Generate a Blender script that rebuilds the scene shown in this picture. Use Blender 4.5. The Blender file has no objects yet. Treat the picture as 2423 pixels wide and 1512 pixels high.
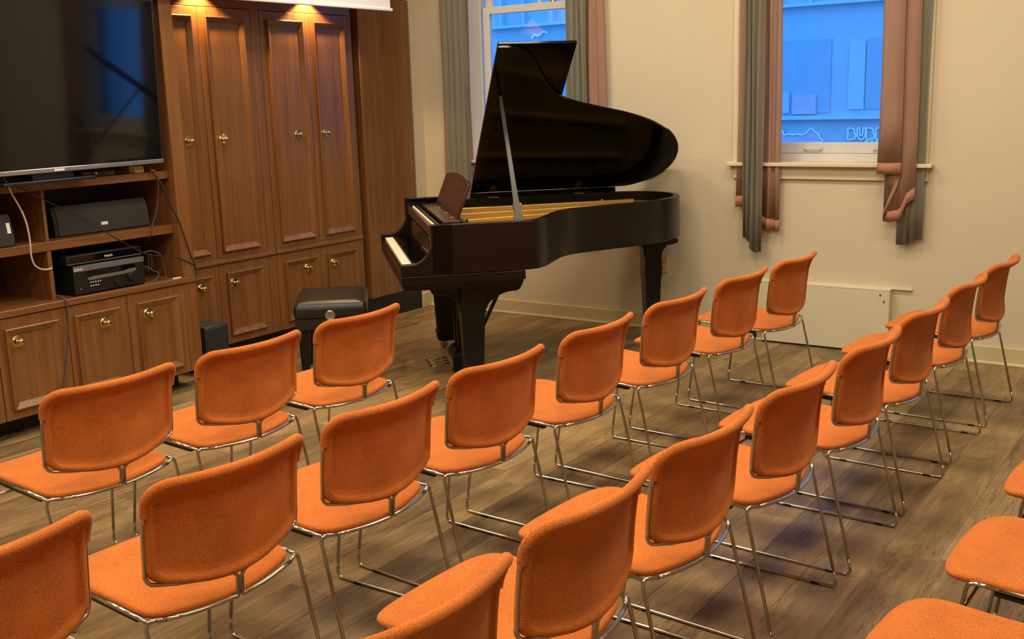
import bpy, math, random
import numpy as np
from mathutils import Vector, Matrix

random.seed(7)
scene = bpy.context.scene
COL = scene.collection

# ------------------------------------------------------------------ camera
CAM_H = 1.65
YAW, PITCH, ROLL, FPX = math.radians(-34.66677), math.radians(11.70598), math.radians(1.73291), 2529.67
_f = np.array([math.sin(YAW) * math.cos(PITCH), math.cos(YAW) * math.cos(PITCH), -math.sin(PITCH)])
_r = np.array([math.cos(YAW), -math.sin(YAW), 0.0])
_d = np.cross(_f, _r)
RGT = math.cos(ROLL) * _r + math.sin(ROLL) * _d
DWN = -math.sin(ROLL) * _r + math.cos(ROLL) * _d
FWD = _f
cam_data = bpy.data.cameras.new('camera')
cam_data.sensor_fit = 'HORIZONTAL'
cam_data.sensor_width = 36.0
cam_data.lens = 36.0 * FPX / 2423.0
cam_data.clip_start, cam_data.clip_end = 0.05, 200
cam = bpy.data.objects.new('camera', cam_data)
COL.objects.link(cam)
m = Matrix(((RGT[0], -DWN[0], -FWD[0], 0), (RGT[1], -DWN[1], -FWD[1], 0), (RGT[2], -DWN[2], -FWD[2], CAM_H), (0, 0, 0, 1)))
cam.matrix_world = m
scene.camera = cam

def ray(x, y):
    return RGT * (x - 1211.5) / FPX + DWN * (y - 756.0) / FPX + FWD
def pix_z(x, y, z):
    d = ray(x, y); t = (z - CAM_H) / d[2]; return np.array([0, 0, CAM_H]) + d * t
def pix_x(x, y, X):
    d = ray(x, y); return np.array([0, 0, CAM_H]) + d * (X / d[0])
def pix_y(x, y, Y):
    d = ray(x, y); return np.array([0, 0, CAM_H]) + d * (Y / d[1])

# ------------------------------------------------------------------ world, light, exposure
world = bpy.data.worlds.new('dusk_sky'); scene.world = world
world.use_nodes = True
wb = world.node_tree.nodes['Background']
wb.inputs['Color'].default_value = (0.062, 0.33, 1.0, 1)
wb.inputs['Strength'].default_value = 3.6
scene.view_settings.view_transform = 'Standard'
scene.view_settings.look = 'None'
scene.view_settings.gamma = 1.0
scene.view_settings.use_curve_mapping = False
scene.view_settings.exposure = 0.0
scene.cycles.max_bounces = 8
scene.cycles.diffuse_bounces = 4
scene.cycles.glossy_bounces = 4
scene.cycles.transparent_max_bounces = 12
scene.cycles.sample_clamp_indirect = 6.0
scene.cycles.use_denoising = True

# room extents
XL, XR, YB, YF, ZC = -5.47, 3.4, 6.757, -2.6, 3.6
LAMPS = [(x, y) for x in (-4.6, -3.1, -1.6, -0.1) for y in (0.3, 2.7, 5.1)]
LAMP_W = 31.0
LAMP_COL = (1.0, 0.83, 0.60)

# ------------------------------------------------------------------ mesh helpers
class MB:
    def __init__(s):
        s.v = []; s.f = []
    def add(s, verts, faces):
        o = len(s.v); s.v += [tuple(map(float, p)) for p in verts]; s.f += [tuple(i + o for i in f) for f in faces]; return s
    def box(s, x0, x1, y0, y1, z0, z1):
        return s.add([(x0, y0, z0), (x1, y0, z0), (x1, y1, z0), (x0, y1, z0), (x0, y0, z1), (x1, y0, z1), (x1, y1, z1), (x0, y1, z1)],
                     [(0, 3, 2, 1), (4, 5, 6, 7), (0, 1, 5, 4), (1, 2, 6, 5), (2, 3, 7, 6), (3, 0, 4, 7)])
    def prism(s, poly, a0, a1, axis='z'):
        n = len(poly)
        def P(p, a):
            return (p[0], p[1], a) if axis == 'z' else ((p[0], a, p[1]) if axis == 'y' else (a, p[0], p[1]))
        vs = [P(p, a0) for p in poly] + [P(p, a1) for p in poly]
        fs = [tuple(range(n - 1, -1, -1)), tuple(range(n, 2 * n))] + [(i, (i + 1) % n, n + (i + 1) % n, n + i) for i in range(n)]
        return s.add(vs, fs)
    def loft(s, rings, closed=True, cap=True):
        n = len(rings[0]); vs = [p for r in rings for p in r]; fs = []
        for k in range(len(rings) - 1):
            for i in range(n if closed else n - 1):
                j = (i + 1) % n
                fs.append((k * n + i, k * n + j, (k + 1) * n + j, (k + 1) * n + i))
        if cap:
            fs.append(tuple(range(n - 1, -1, -1))); fs.append(tuple(range((len(rings) - 1) * n, len(rings) * n)))
        return s.add(vs, fs)
    def tube(s, path, r, n=8, cap=True, flat=None):
        P = [np.array(p, float) for p in path]; m_ = len(P)
        T = []
        for i in range(m_):
            t = P[min(i + 1, m_ - 1)] - P[max(i - 1, 0)]; T.append(t / (np.linalg.norm(t) + 1e-12))
        ref = np.array([0, 0, 1.0]) if abs(T[0][2]) < 0.9 else np.array([1.0, 0, 0])
        N = np.cross(T[0], ref); N /= np.linalg.norm(N); rings = []
        for i in range(m_):
            N = N - T[i] * (N @ T[i]); N /= np.linalg.norm(N); B = np.cross(T[i], N)
            rr = r[i] if hasattr(r, '__len__') else r
            rings.append([P[i] + rr * (math.cos(2 * math.pi * k / n) * N + math.sin(2 * math.pi * k / n) * B) for k in range(n)])
        return s.loft(rings, True, cap)
    def lathe(s, prof, c=(0, 0, 0), axis='z', n=20):
        rings = []
        for (r, a) in prof:
            ring = []
            for k in range(n):
                t = 2 * math.pi * k / n; u, w = max(r, 1e-4) * math.cos(t), max(r, 1e-4) * math.sin(t)
                p = {'z': (u, w, a), 'x': (a, u, w), 'y': (w, a, u)}[axis]
                ring.append((p[0] + c[0], p[1] + c[1], p[2] + c[2]))
            rings.append(ring)
        return s.loft(rings)
    def move(s, dx=0, dy=0, dz=0):
        s.v = [(a + dx, b + dy, c + dz) for a, b, c in s.v]; return s

def fillet(pts, r, n=6):
    P = [np.array(p, float) for p in pts]; out = [P[0]]
    for i in range(1, len(P) - 1):
        a, b, c = P[i - 1], P[i], P[i + 1]
        d1, d2 = a - b, c - b; l1, l2 = np.linalg.norm(d1), np.linalg.norm(d2); d1 /= l1; d2 /= l2
        rr = r[i] if hasattr(r, '__len__') else r
        ang = math.acos(max(-1, min(1, d1 @ d2)))
        t = min(rr / max(math.tan(ang / 2), 1e-3), 0.48 * min(l1, l2))
        p0, p1 = b + d1 * t, b + d2 * t
        for k in range(n + 1):
            w = k / n
            out.append((1 - w) ** 2 * p0 + 2 * w * (1 - w) * b + w * w * p1)
    out.append(P[-1]); return out

def catmull(pts, n=6, closed=False):
    P = [np.array(p, float) for p in pts]; out = []; m_ = len(P)
    for i in range(m_ if closed else m_ - 1):
        if closed:
            p0, p1, p2, p3 = P[(i - 1) % m_], P[i], P[(i + 1) % m_], P[(i + 2) % m_]
        else:
            p0, p1, p2, p3 = P[max(i - 1, 0)], P[i], P[i + 1], P[min(i + 2, m_ - 1)]
        for k in range(n):
            t = k / n
            out.append(0.5 * ((2 * p1) + (-p0 + p2) * t + (2 * p0 - 5 * p1 + 4 * p2 - p3) * t * t + (-p0 + 3 * p1 - 3 * p2 + p3) * t ** 3))
    if not closed: out.append(P[-1])
    return out

def rot2(poly, a):
    c, s_ = math.cos(a), math.sin(a); return [(x * c - y * s_, x * s_ + y * c) for x, y in poly]

def obj(name, mb, mat, parent=None, bevel=0.0, smooth=True, angle=40, seg=2, solid=0.0):
    me = bpy.data.meshes.new(name)
    off = Vector((0, 0, 0))
    vs = mb.v
    root = parent
    while root is not None and root.parent is not None: root = root.parent
    if root is not None and root.get('_w'):
        o = root.location
        vs = [(a - o[0], b - o[1], c - o[2]) for a, b, c in vs]
    if root is not None and root.get('_s'):
        k_ = root['_s']; vs = [(a * k_, b * k_, c * k_ + root['_z']) for a, b, c in vs]
    me.from_pydata(vs, [], mb.f)
    me.materials.append(M[mat])
    if smooth:
        me.shade_smooth(); me.set_sharp_from_angle(angle=math.radians(angle))
    me.validate(); me.update()
    ob = bpy.data.objects.new(name, me); COL.objects.link(ob)
    if solid:
        sm = ob.modifiers.new('thick', 'SOLIDIFY'); sm.thickness = solid; sm.offset = 0
    if bevel:
        bm_ = ob.modifiers.new('edge', 'BEVEL'); bm_.width = bevel; bm_.segments = seg; bm_.limit_method = 'ANGLE'; bm_.angle_limit = math.radians(35); bm_.harden_normals = False
    if parent is not None: ob.parent = parent
    return ob

def thing(name, label, cat, loc=(0, 0, 0), rz=0.0, group=None, world=False, kind=None):
    o = bpy.data.objects.new(name, None); COL.objects.link(o)
    o.location = loc; o.rotation_euler = (0, 0, rz); o.empty_display_size = 0.1
    if label: o['label'] = label
    if cat: o['category'] = cat
    if group: o['group'] = group
    if kind: o['kind'] = kind
    if world: o['_w'] = 1
    return o

def tag(o, label=None, cat=None, group=None, kind=None):
    if label: o['label'] = label
    if cat: o['category'] = cat
    if group: o['group'] = group
    if kind: o['kind'] = kind
    return o

def text_mb(body, size, ext=0.0006, align='CENTER'):
    cu = bpy.data.curves.new('t', 'FONT'); cu.body = body; cu.size = size; cu.extrude = ext; cu.align_x = align; cu.align_y = 'CENTER'; cu.resolution_u = 3
    ob = bpy.data.objects.new('t', cu); COL.objects.link(ob)
    dg = bpy.context.evaluated_depsgraph_get(); me = bpy.data.meshes.new_from_object(ob.evaluated_get(dg))
    mb = MB(); mb.add([tuple(v.co) for v in me.vertices], [tuple(p.vertices) for p in me.polygons])
    bpy.data.objects.remove(ob); bpy.data.curves.remove(cu); bpy.data.meshes.remove(me)
    return mb

# ------------------------------------------------------------------ materials
M = {}
def mat(name):
    mt = bpy.data.materials.new(name); mt.use_nodes = True; nt = mt.node_tree; M[name] = mt
    return mt, nt, nt.nodes['Principled BSDF']
def simple(name, col, rough=0.5, metal=0.0, coat=0.0, spec=None, bump=0.0, bscale=200):
    mt, nt, b = mat(name)
    b.inputs['Base Color'].default_value = (*col, 1); b.inputs['Roughness'].default_value = rough; b.inputs['Metallic'].default_value = metal
    if coat: b.inputs['Coat Weight'].default_value = coat; b.inputs['Coat Roughness'].default_value = 0.08
    if spec is not None: b.inputs['Specular IOR Level'].default_value = spec
    tc = nt.nodes.new('ShaderNodeTexCoord'); nz = nt.nodes.new('ShaderNodeTexNoise'); nz.inputs['Scale'].default_value = bscale; nz.inputs['Detail'].default_value = 3
    nt.links.new(tc.outputs['Object'], nz.inputs['Vector'])
    mx = nt.nodes.new('ShaderNodeMix'); mx.data_type = 'RGBA'; mx.inputs[0].default_value = 0.5
    rmp = nt.nodes.new('ShaderNodeMapRange'); rmp.inputs[3].default_value = 0.0; rmp.inputs[4].default_value = 1.0
    nt.links.new(nz.outputs['Fac'], rmp.inputs[0]); nt.links.new(rmp.outputs[0], mx.inputs[0])
    mx.inputs[6].default_value = (*[c * 0.93 for c in col], 1); mx.inputs[7].default_value = (*[min(1, c * 1.07) for c in col], 1)
    nt.links.new(mx.outputs[2], b.inputs['Base Color'])
    if bump:
        bp = nt.nodes.new('ShaderNodeBump'); bp.inputs['Strength'].default_value = bump; bp.inputs['Distance'].default_value = 0.002
        nt.links.new(nz.outputs['Fac'], bp.inputs['Height']); nt.links.new(bp.outputs[0], b.inputs['Normal'])
    return mt

def wood(name, c1, c2, c3, axis='z', rough=0.32, scale=1.0, coat=0.25, rnd=False):
    mt, nt, b = mat(name); N = nt.nodes; L = nt.links
    tc = N.new('ShaderNodeTexCoord'); mp = N.new('ShaderNodeMapping')
    st = {'z': (26, 26, 1.3), 'y': (26, 1.3, 26), 'x': (1.3, 26, 26)}[axis]
    mp.inputs['Scale'].default_value = [q * scale for q in st]
    oi = N.new('ShaderNodeObjectInfo'); ad = N.new('ShaderNodeVectorMath'); ad.operation = 'MULTIPLY_ADD'
    cmb = N.new('ShaderNodeCombineXYZ'); cmb.inputs[0].default_value = 1; cmb.inputs[1].default_value = 1; cmb.inputs[2].default_value = 1
    L.new(oi.outputs['Random'], ad.inputs[0]); ad.inputs[1].default_value = (7.3, 5.1, 9.7); L.new(tc.outputs['Object'], ad.inputs[2])
    L.new(ad.outputs[0], mp.inputs['Vector'])
    n1 = N.new('ShaderNodeTexNoise'); n1.inputs['Scale'].default_value = 1.0; n1.inputs['Detail'].default_value = 8; n1.inputs['Roughness'].default_value = 0.62; n1.inputs['Distortion'].default_value = 0.6
    L.new(mp.outputs[0], n1.inputs['Vector'])
    mp2 = N.new('ShaderNodeMapping'); mp2.inputs['Scale'].default_value = [q * 5 for q in st]; L.new(ad.outputs[0], mp2.inputs['Vector'])
    n2 = N.new('ShaderNodeTexNoise'); n2.inputs['Scale'].default_value = 1.0; n2.inputs['Detail'].default_value = 4; L.new(mp2.outputs[0], n2.inputs['Vector'])
    cr = N.new('ShaderNodeValToRGB'); e = cr.color_ramp.elements
    e[0].position = 0.30; e[0].color = (*c1, 1); e[1].position = 0.72; e[1].color = (*c3, 1)
    em = cr.color_ramp.elements.new(0.5); em.color = (*c2, 1)
    L.new(n1.outputs['Fac'], cr.inputs[0])
    mx = N.new('ShaderNodeMix'); mx.data_type = 'RGBA'; mx.blend_type = 'MULTIPLY'; mx.inputs[0].default_value = 0.55
    mr = N.new('ShaderNodeMapRange'); mr.inputs[1].default_value = 0.3; mr.inputs[2].default_value = 0.6; mr.inputs[3].default_value = 0.78; mr.inputs[4].default_value = 1.05
    L.new(n2.outputs['Fac'], mr.inputs[0]); L.new(cr.outputs[0], mx.inputs[6]); L.new(mr.outputs[0], mx.inputs[7])
    L.new(mx.outputs[2], b.inputs['Base Color'])
    b.inputs['Roughness'].default_value = rough; b.inputs['Coat Weight'].default_value = coat; b.inputs['Coat Roughness'].default_value = 0.22
    if 'mahogany' in name: b.inputs['Specular IOR Level'].default_value = 0.28
    bp = N.new('ShaderNodeBump'); bp.inputs['Strength'].default_value = 0.12; bp.inputs['Distance'].default_value = 0.001
    L.new(n2.outputs['Fac'], bp.inputs['Height']); L.new(bp.outputs[0], b.inputs['Normal'])
    return mt

def plank_mat():
    mt, nt, b = mat('plank'); N = nt.nodes; L = nt.links
    tc = N.new('ShaderNodeTexCoord'); oi = N.new('ShaderNodeObjectInfo')
    ad = N.new('ShaderNodeVectorMath'); ad.operation = 'MULTIPLY_ADD'; ad.inputs[1].default_value = (13.1, 17.7, 3.3)
    L.new(oi.outputs['Random'], ad.inputs[0]); L.new(tc.outputs['Object'], ad.inputs[2])
    def noise(sc, det=6, rough=0.6, dist=0.0):
        mp = N.new('ShaderNodeMapping'); mp.inputs['Scale'].default_value = sc; L.new(ad.outputs[0], mp.inputs['Vector'])
        n = N.new('ShaderNodeTexNoise'); n.inputs['Scale'].default_value = 1; n.inputs['Detail'].default_value = det; n.inputs['Roughness'].default_value = rough; n.inputs['Distortion'].default_value = dist
        L.new(mp.outputs[0], n.inputs['Vector']); return n
    big = noise((7, 1.1, 1), 3, 0.5, 0.8); fine = noise((95, 5, 1), 8, 0.7, 0.6)
    cr = N.new('ShaderNodeValToRGB'); e = cr.color_ramp.elements
    e[0].position = 0.28; e[0].color = (0.085, 0.054, 0.026, 1); e[1].position = 0.74; e[1].color = (0.40, 0.275, 0.125, 1)
    mid = cr.color_ramp.elements.new(0.5); mid.color = (0.235, 0.155, 0.070, 1)
    mxn = N.new('ShaderNodeMix'); mxn.data_type = 'FLOAT'; mxn.inputs[0].default_value = 0.45
    L.new(big.outputs['Fac'], mxn.inputs[2]); L.new(fine.outputs['Fac'], mxn.inputs[3])
    # plank to plank tone
    tone = N.new('ShaderNodeMapRange'); tone.inputs[3].default_value = -0.10; tone.inputs[4].default_value = 0.10
    L.new(oi.outputs['Random'], tone.inputs[0])
    sm = N.new('ShaderNodeMath'); sm.operation = 'ADD'; L.new(mxn.outputs[0], sm.inputs[0]); L.new(tone.outputs[0], sm.inputs[1])
    L.new(sm.outputs[0], cr.inputs[0])
    # cathedral rings
    mpw = N.new('ShaderNodeMapping'); mpw.inputs['Scale'].default_value = (9, 0.9, 1); L.new(ad.outputs[0], mpw.inputs['Vector'])
    wv = N.new('ShaderNodeTexWave'); wv.wave_type = 'RINGS'; wv.inputs['Scale'].default_value = 1.6; wv.inputs['Distortion'].default_value = 9; wv.inputs['Detail'].default_value = 3; wv.inputs['Detail Scale'].default_value = 1.2
    L.new(mpw.outputs[0], wv.inputs['Vector'])
    m2 = N.new('ShaderNodeMix'); m2.data_type = 'RGBA'; m2.blend_type = 'MULTIPLY'; m2.inputs[0].default_value = 0.35
    mrw = N.new('ShaderNodeMapRange'); mrw.inputs[3].default_value = 0.72; mrw.inputs[4].default_value = 1.08; L.new(wv.outputs['Fac'], mrw.inputs[0])
    L.new(cr.outputs[0], m2.inputs[6]); L.new(mrw.outputs[0], m2.inputs[7])
    # dark cracks along the grain
    ck = noise((16, 1.5, 1), 5, 0.7, 1.6); ms = N.new('ShaderNodeMath'); ms.operation = 'SUBTRACT'; ms.inputs[1].default_value = 0.5; L.new(ck.outputs['Fac'], ms.inputs[0])
    ab = N.new('ShaderNodeMath'); ab.operation = 'ABSOLUTE'; L.new(ms.outputs[0], ab.inputs[0])
    mk = N.new('ShaderNodeMapRange'); mk.inputs[1].default_value = 0.0; mk.inputs[2].default_value = 0.016; mk.inputs[3].default_value = 1; mk.inputs[4].default_value = 0; L.new(ab.outputs[0], mk.inputs[0])
    gate = noise((5, 1.0, 1), 2, 0.5, 0); mg = N.new('ShaderNodeMapRange'); mg.inputs[1].default_value = 0.46; mg.inputs[2].default_value = 0.56; L.new(gate.outputs['Fac'], mg.inputs[0])
    mu = N.new('ShaderNodeMath'); mu.operation = 'MULTIPLY'; L.new(mk.outputs[0], mu.inputs[0]); L.new(mg.outputs[0], mu.inputs[1])
    m3 = N.new('ShaderNodeMix'); m3.data_type = 'RGBA'; L.new(mu.outputs[0], m3.inputs[0]); L.new(m2.outputs[2], m3.inputs[6]); m3.inputs[7].default_value = (0.05, 0.03, 0.018, 1)
    L.new(m3.outputs[2], b.inputs['Base Color'])
    b.inputs['Roughness'].default_value = 0.42; b.inputs['Specular IOR Level'].default_value = 0.35
    bp = N.new('ShaderNodeBump'); bp.inputs['Strength'].default_value = 0.15; bp.inputs['Distance'].default_value = 0.001
    L.new(fine.outputs['Fac'], bp.inputs['Height']); L.new(bp.outputs[0], b.inputs['Normal'])
plank_mat()

def fabric(name, c1, c2, sc=300, weave=95):
    mt, nt, b = mat(name); N = nt.nodes; L = nt.links
    tc = N.new('ShaderNodeTexCoord'); oi = N.new('ShaderNodeObjectInfo')
    n = N.new('ShaderNodeTexNoise'); n.inputs['Scale'].default_value = sc; n.inputs['Detail'].default_value = 3; L.new(tc.outputs['Object'], n.inputs['Vector'])
    n2 = N.new('ShaderNodeTexNoise'); n2.inputs['Scale'].default_value = 9; n2.inputs['Detail'].default_value = 3; L.new(tc.outputs['Object'], n2.inputs['Vector'])
    w1 = N.new('ShaderNodeTexWave'); w1.bands_direction = 'Y'; w1.inputs['Scale'].default_value = weave; w1.inputs['Distortion'].default_value = 1.2; w1.inputs['Detail'].default_value = 1; w1.inputs['Detail Scale'].default_value = 2
    w2 = N.new('ShaderNodeTexWave'); w2.bands_direction = 'DIAGONAL'; w2.inputs['Scale'].default_value = weave; w2.inputs['Distortion'].default_value = 1.2; w2.inputs['Detail'].default_value = 1; w2.inputs['Detail Scale'].default_value = 2
    L.new(tc.outputs['Object'], w1.inputs['Vector']); L.new(tc.outputs['Object'], w2.inputs['Vector'])
    mu = N.new('ShaderNodeMath'); mu.operation = 'MULTIPLY'; L.new(w1.outputs['Fac'], mu.inputs[0]); L.new(w2.outputs['Fac'], mu.inputs[1])
    a1 = N.new('ShaderNodeMath'); a1.operation = 'MULTIPLY_ADD'; L.new(mu.outputs[0], a1.inputs[0]); a1.inputs[1].default_value = 0.35; L.new(n.outputs['Fac'], a1.inputs[2])
    cr = N.new('ShaderNodeValToRGB'); e = cr.color_ramp.elements; e[0].position = 0.32; e[0].color = (*c1, 1); e[1].position = 0.85; e[1].color = (*c2, 1)
    L.new(a1.outputs[0], cr.inputs[0])
    mx = N.new('ShaderNodeMix'); mx.data_type = 'RGBA'; mx.blend_type = 'MULTIPLY'; mx.inputs[0].default_value = 1
    mr = N.new('ShaderNodeMapRange'); mr.inputs[1].default_value = 0.3; mr.inputs[2].default_value = 0.7; mr.inputs[3].default_value = 0.88; mr.inputs[4].default_value = 1.08; L.new(n2.outputs['Fac'], mr.inputs[0])
    L.new(cr.outputs[0], mx.inputs[6]); L.new(mr.outputs[0], mx.inputs[7]); L.new(mx.outputs[2], b.inputs['Base Color'])
    b.inputs['Roughness'].default_value = 0.95; b.inputs['Specular IOR Level'].default_value = 0.1
    b.inputs['Sheen Weight'].default_value = 0.25; b.inputs['Sheen Roughness'].default_value = 0.5; b.inputs['Sheen Tint'].default_value = (1, 0.55, 0.3, 1)
    bp = N.new('ShaderNodeBump'); bp.inputs['Strength'].default_value = 0.5; bp.inputs['Distance'].default_value = 0.0015
    L.new(a1.outputs[0], bp.inputs['Height']); L.new(bp.outputs[0], b.inputs['Normal'])
fabric('orange_fabric', (0.34, 0.078, 0.014), (0.66, 0.215, 0.045))

def wallmat(name, col, var=0.06, bump=0.08):
    mt, nt, b = mat(name); N = nt.nodes; L = nt.links
    tc = N.new('ShaderNodeTexCoord'); n = N.new('ShaderNodeTexNoise'); n.inputs['Scale'].default_value = 1.6; n.inputs['Detail'].default_value = 4; L.new(tc.outputs['Object'], n.inputs['Vector'])
    mx = N.new('ShaderNodeMix'); mx.data_type = 'RGBA'; L.new(n.outputs['Fac'], mx.inputs[0])
    mx.inputs[6].default_value = (*[c * (1 - var) for c in col], 1); mx.inputs[7].default_value = (*[min(1, c * (1 + var)) for c in col], 1)
    L.new(mx.outputs[2], b.inputs['Base Color']); b.inputs['Roughness'].default_value = 0.6; b.inputs['Specular IOR Level'].default_value = 0.25
    n2 = N.new('ShaderNodeTexNoise'); n2.inputs['Scale'].default_value = 120; n2.inputs['Detail'].default_value = 4; L.new(tc.outputs['Object'], n2.inputs['Vector'])
    bp = N.new('ShaderNodeBump'); bp.inputs['Strength'].default_value = bump; bp.inputs['Distance'].default_value = 0.002; L.new(n2.outputs['Fac'], bp.inputs['Height']); L.new(bp.outputs[0], b.inputs['Normal'])
wallmat('wall_paint', (0.56, 0.505, 0.385))
wallmat('trim_paint', (0.62, 0.57, 0.42), 0.05, 0.05)
wallmat('base_paint', (0.52, 0.45, 0.27), 0.07, 0.05)
wallmat('ceiling_paint', (0.75, 0.72, 0.66))
wallmat('sash_paint', (0.62, 0.62, 0.62), 0.04, 0.04)
wallmat('radiator_paint', (0.58, 0.55, 0.41), 0.05, 0.05)
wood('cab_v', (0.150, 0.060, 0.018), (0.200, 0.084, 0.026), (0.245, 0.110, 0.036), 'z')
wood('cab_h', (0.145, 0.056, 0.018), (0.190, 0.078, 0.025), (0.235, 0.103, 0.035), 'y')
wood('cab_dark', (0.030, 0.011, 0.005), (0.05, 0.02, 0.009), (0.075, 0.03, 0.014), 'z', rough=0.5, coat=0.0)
wood('mahogany_dark', (0.0045, 0.003, 0.0025), (0.007, 0.0045, 0.0035), (0.010, 0.006, 0.0045), 'x', rough=0.30, coat=0.08)
wood('mahogany_desk', (0.030, 0.012, 0.010), (0.045, 0.020, 0.016), (0.06, 0.028, 0.022), 'y', rough=0.3, coat=0.3)
simple('piano_black', (0.0025, 0.0022, 0.0022), 0.10, spec=0.14, bscale=40)
simple('piano_satin', (0.004, 0.0035, 0.0035), 0.32, spec=0.35, bscale=40)
simple('chrome', (0.50, 0.485, 0.44), 0.15, metal=1.0, bscale=60)
simple('brass', (0.62, 0.48, 0.24), 0.16, metal=1.0, bscale=60)
simple('old_brass', (0.45, 0.36, 0.20), 0.3, metal=1.0, bscale=60)
simple('gold_plate', (0.62, 0.40, 0.11), 0.42, metal=0.75, bscale=60)
simple('steel_string', (0.55, 0.5, 0.42), 0.3, metal=1.0)
simple('prop_grey', (0.045, 0.045, 0.045), 0.35, spec=0.4)
simple('black_plastic', (0.008, 0.008, 0.009), 0.4)
simple('black_matte', (0.006, 0.006, 0.007), 0.75)
simple('plinth_black', (0.008, 0.008, 0.008), 0.6)
simple('grille_cloth', (0.035, 0.034, 0.036), 0.9, bump=0.3, bscale=600)
simple('dark_grey_metal', (0.022, 0.026, 0.032), 0.45)
simple('grey_panel', (0.16, 0.17, 0.19), 0.35, metal=0.3)
simple('display_grey', (0.13, 0.13, 0.11), 0.3)
simple('silver', (0.5, 0.5, 0.52), 0.28, metal=0.9)
simple('white_plastic', (0.75, 0.72, 0.66), 0.4)
simple('badge_white', (0.85, 0.85, 0.88), 0.3)
simple('cable_cream', (0.62, 0.53, 0.42), 0.5)
simple('cable_black', (0.012, 0.012, 0.012), 0.45)
simple('cable_grey', (0.055, 0.052, 0.05), 0.5)
simple('red_plug', (0.55, 0.02, 0.04), 0.4)
simple('leather', (0.013, 0.011, 0.010), 0.33, bump=0.15, bscale=250)
simple('ivory', (0.80, 0.76, 0.62), 0.3)
simple('felt', (0.75, 0.62, 0.42), 0.9)
simple('screen_white', (0.78, 0.78, 0.78), 0.7)
simple('ivory_plate', (0.60, 0.50, 0.27), 0.4)
simple('outlet_dark', (0.05, 0.04, 0.03), 0.6)
simple('rubber_foot', (0.02, 0.02, 0.02), 0.6)
simple('asphalt', (0.12, 0.12, 0.12), 0.9)
simple('facade', (0.50, 0.50, 0.51), 0.8, bscale=3)
simple('facade_frame', (0.60, 0.60, 0.62), 0.6, bscale=3)
simple('facade_dark', (0.40, 0.41, 0.43), 0.4, bscale=3)
simple('facade_light', (0.55, 0.55, 0.56), 0.6, bscale=3)
simple('sign_rim', (0.95, 0.95, 0.95), 0.5)
simple('sign_pink', (0.75, 0.45, 0.50), 0.6)
mt, nt, b = mat('tv_glass'); b.inputs['Base Color'].default_value = (0.003, 0.003, 0.004, 1); b.inputs['Roughness'].default_value = 0.06; b.inputs['Specular IOR Level'].default_value = 0.5
def emit(name, col, s):
    mt, nt, b = mat(name); b.inputs['Base Color'].default_value = (*col, 1); b.inputs['Emission Color'].default_value = (*col, 1); b.inputs['Emission Strength'].default_value = s
emit('lamp_glow', LAMP_COL, 3.0); emit('red_led', (1, 0.05, 0.05), 3.0); emit('puck_glow', (1.0, 0.6, 0.22), 6.0)
# window glass: clear pane with a faint reflection
mt = bpy.data.materials.new('glass'); mt.use_nodes = True; M['glass'] = mt; nt = mt.node_tree; nt.nodes.clear()
o_ = nt.nodes.new('ShaderNodeOutputMaterial'); t_ = nt.nodes.new('ShaderNodeBsdfTransparent'); g_ = nt.nodes.new('ShaderNodeBsdfGlossy'); fr = nt.nodes.new('ShaderNodeFresnel'); mx_ = nt.nodes.new('ShaderNodeMixShader')
t_.inputs[0].default_value = (0.95, 0.97, 1.0, 1); g_.inputs['Roughness'].default_value = 0.02; fr.inputs[0].default_value = 1.45
nt.links.new(fr.outputs[0], mx_.inputs[0]); nt.links.new(t_.outputs[0], mx_.inputs[1]); nt.links.new(g_.outputs[0], mx_.inputs[2]); nt.links.new(mx_.outputs[0], o_.inputs[0])
def cloth(name, col, trans, transp, rough=0.6, gloss=0.0):
    mt = bpy.data.materials.new(name); mt.use_nodes = True; M[name] = mt; nt = mt.node_tree; nt.nodes.clear(); N = nt.nodes; L = nt.links
    o = N.new('ShaderNodeOutputMaterial'); pb = N.new('ShaderNodeBsdfPrincipled'); pb.inputs['Roughness'].default_value = rough; pb.inputs['Sheen Weight'].default_value = gloss; pb.inputs['Specular IOR Level'].default_value = 0.3
    tc = N.new('ShaderNodeTexCoord'); mp = N.new('ShaderNodeMapping'); mp.inputs['Scale'].default_value = (60, 60, 6); n = N.new('ShaderNodeTexNoise'); n.inputs['Scale'].default_value = 1; n.inputs['Detail'].default_value = 5
    L.new(tc.outputs['Object'], mp.inputs[0]); L.new(mp.outputs[0], n.inputs['Vector'])
    mx = N.new('ShaderNodeMix'); mx.data_type = 'RGBA'; L.new(n.outputs['Fac'], mx.inputs[0]); mx.inputs[6].default_value = (*[c * 0.85 for c in col], 1); mx.inputs[7].default_value = (*[min(1, c * 1.12) for c in col], 1)
    L.new(mx.outputs[2], pb.inputs['Base Color'])
    tl = N.new('ShaderNodeBsdfTranslucent'); L.new(mx.outputs[2], tl.inputs[0]); tp = N.new('ShaderNodeBsdfTransparent')
    m1 = N.new('ShaderNodeMixShader'); m1.inputs[0].default_value = trans; L.new(pb.outputs[0], m1.inputs[1]); L.new(tl.outputs[0], m1.inputs[2])
    m2 = N.new('ShaderNodeMixShader'); m2.inputs[0].default_value = transp; L.new(m1.outputs[0], m2.inputs[1]); L.new(tp.outputs[0], m2.inputs[2]); L.new(m2.outputs[0], o.inputs[0])
cloth('sheer_pink', (0.43, 0.265, 0.20), 0.28, 0.12)
cloth('sheer_hem', (0.43, 0.215, 0.14), 0.20, 0.0)
cloth('satin_green', (0.20, 0.195, 0.15), 0.16, 0.0, 0.42, 0.3)

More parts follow.
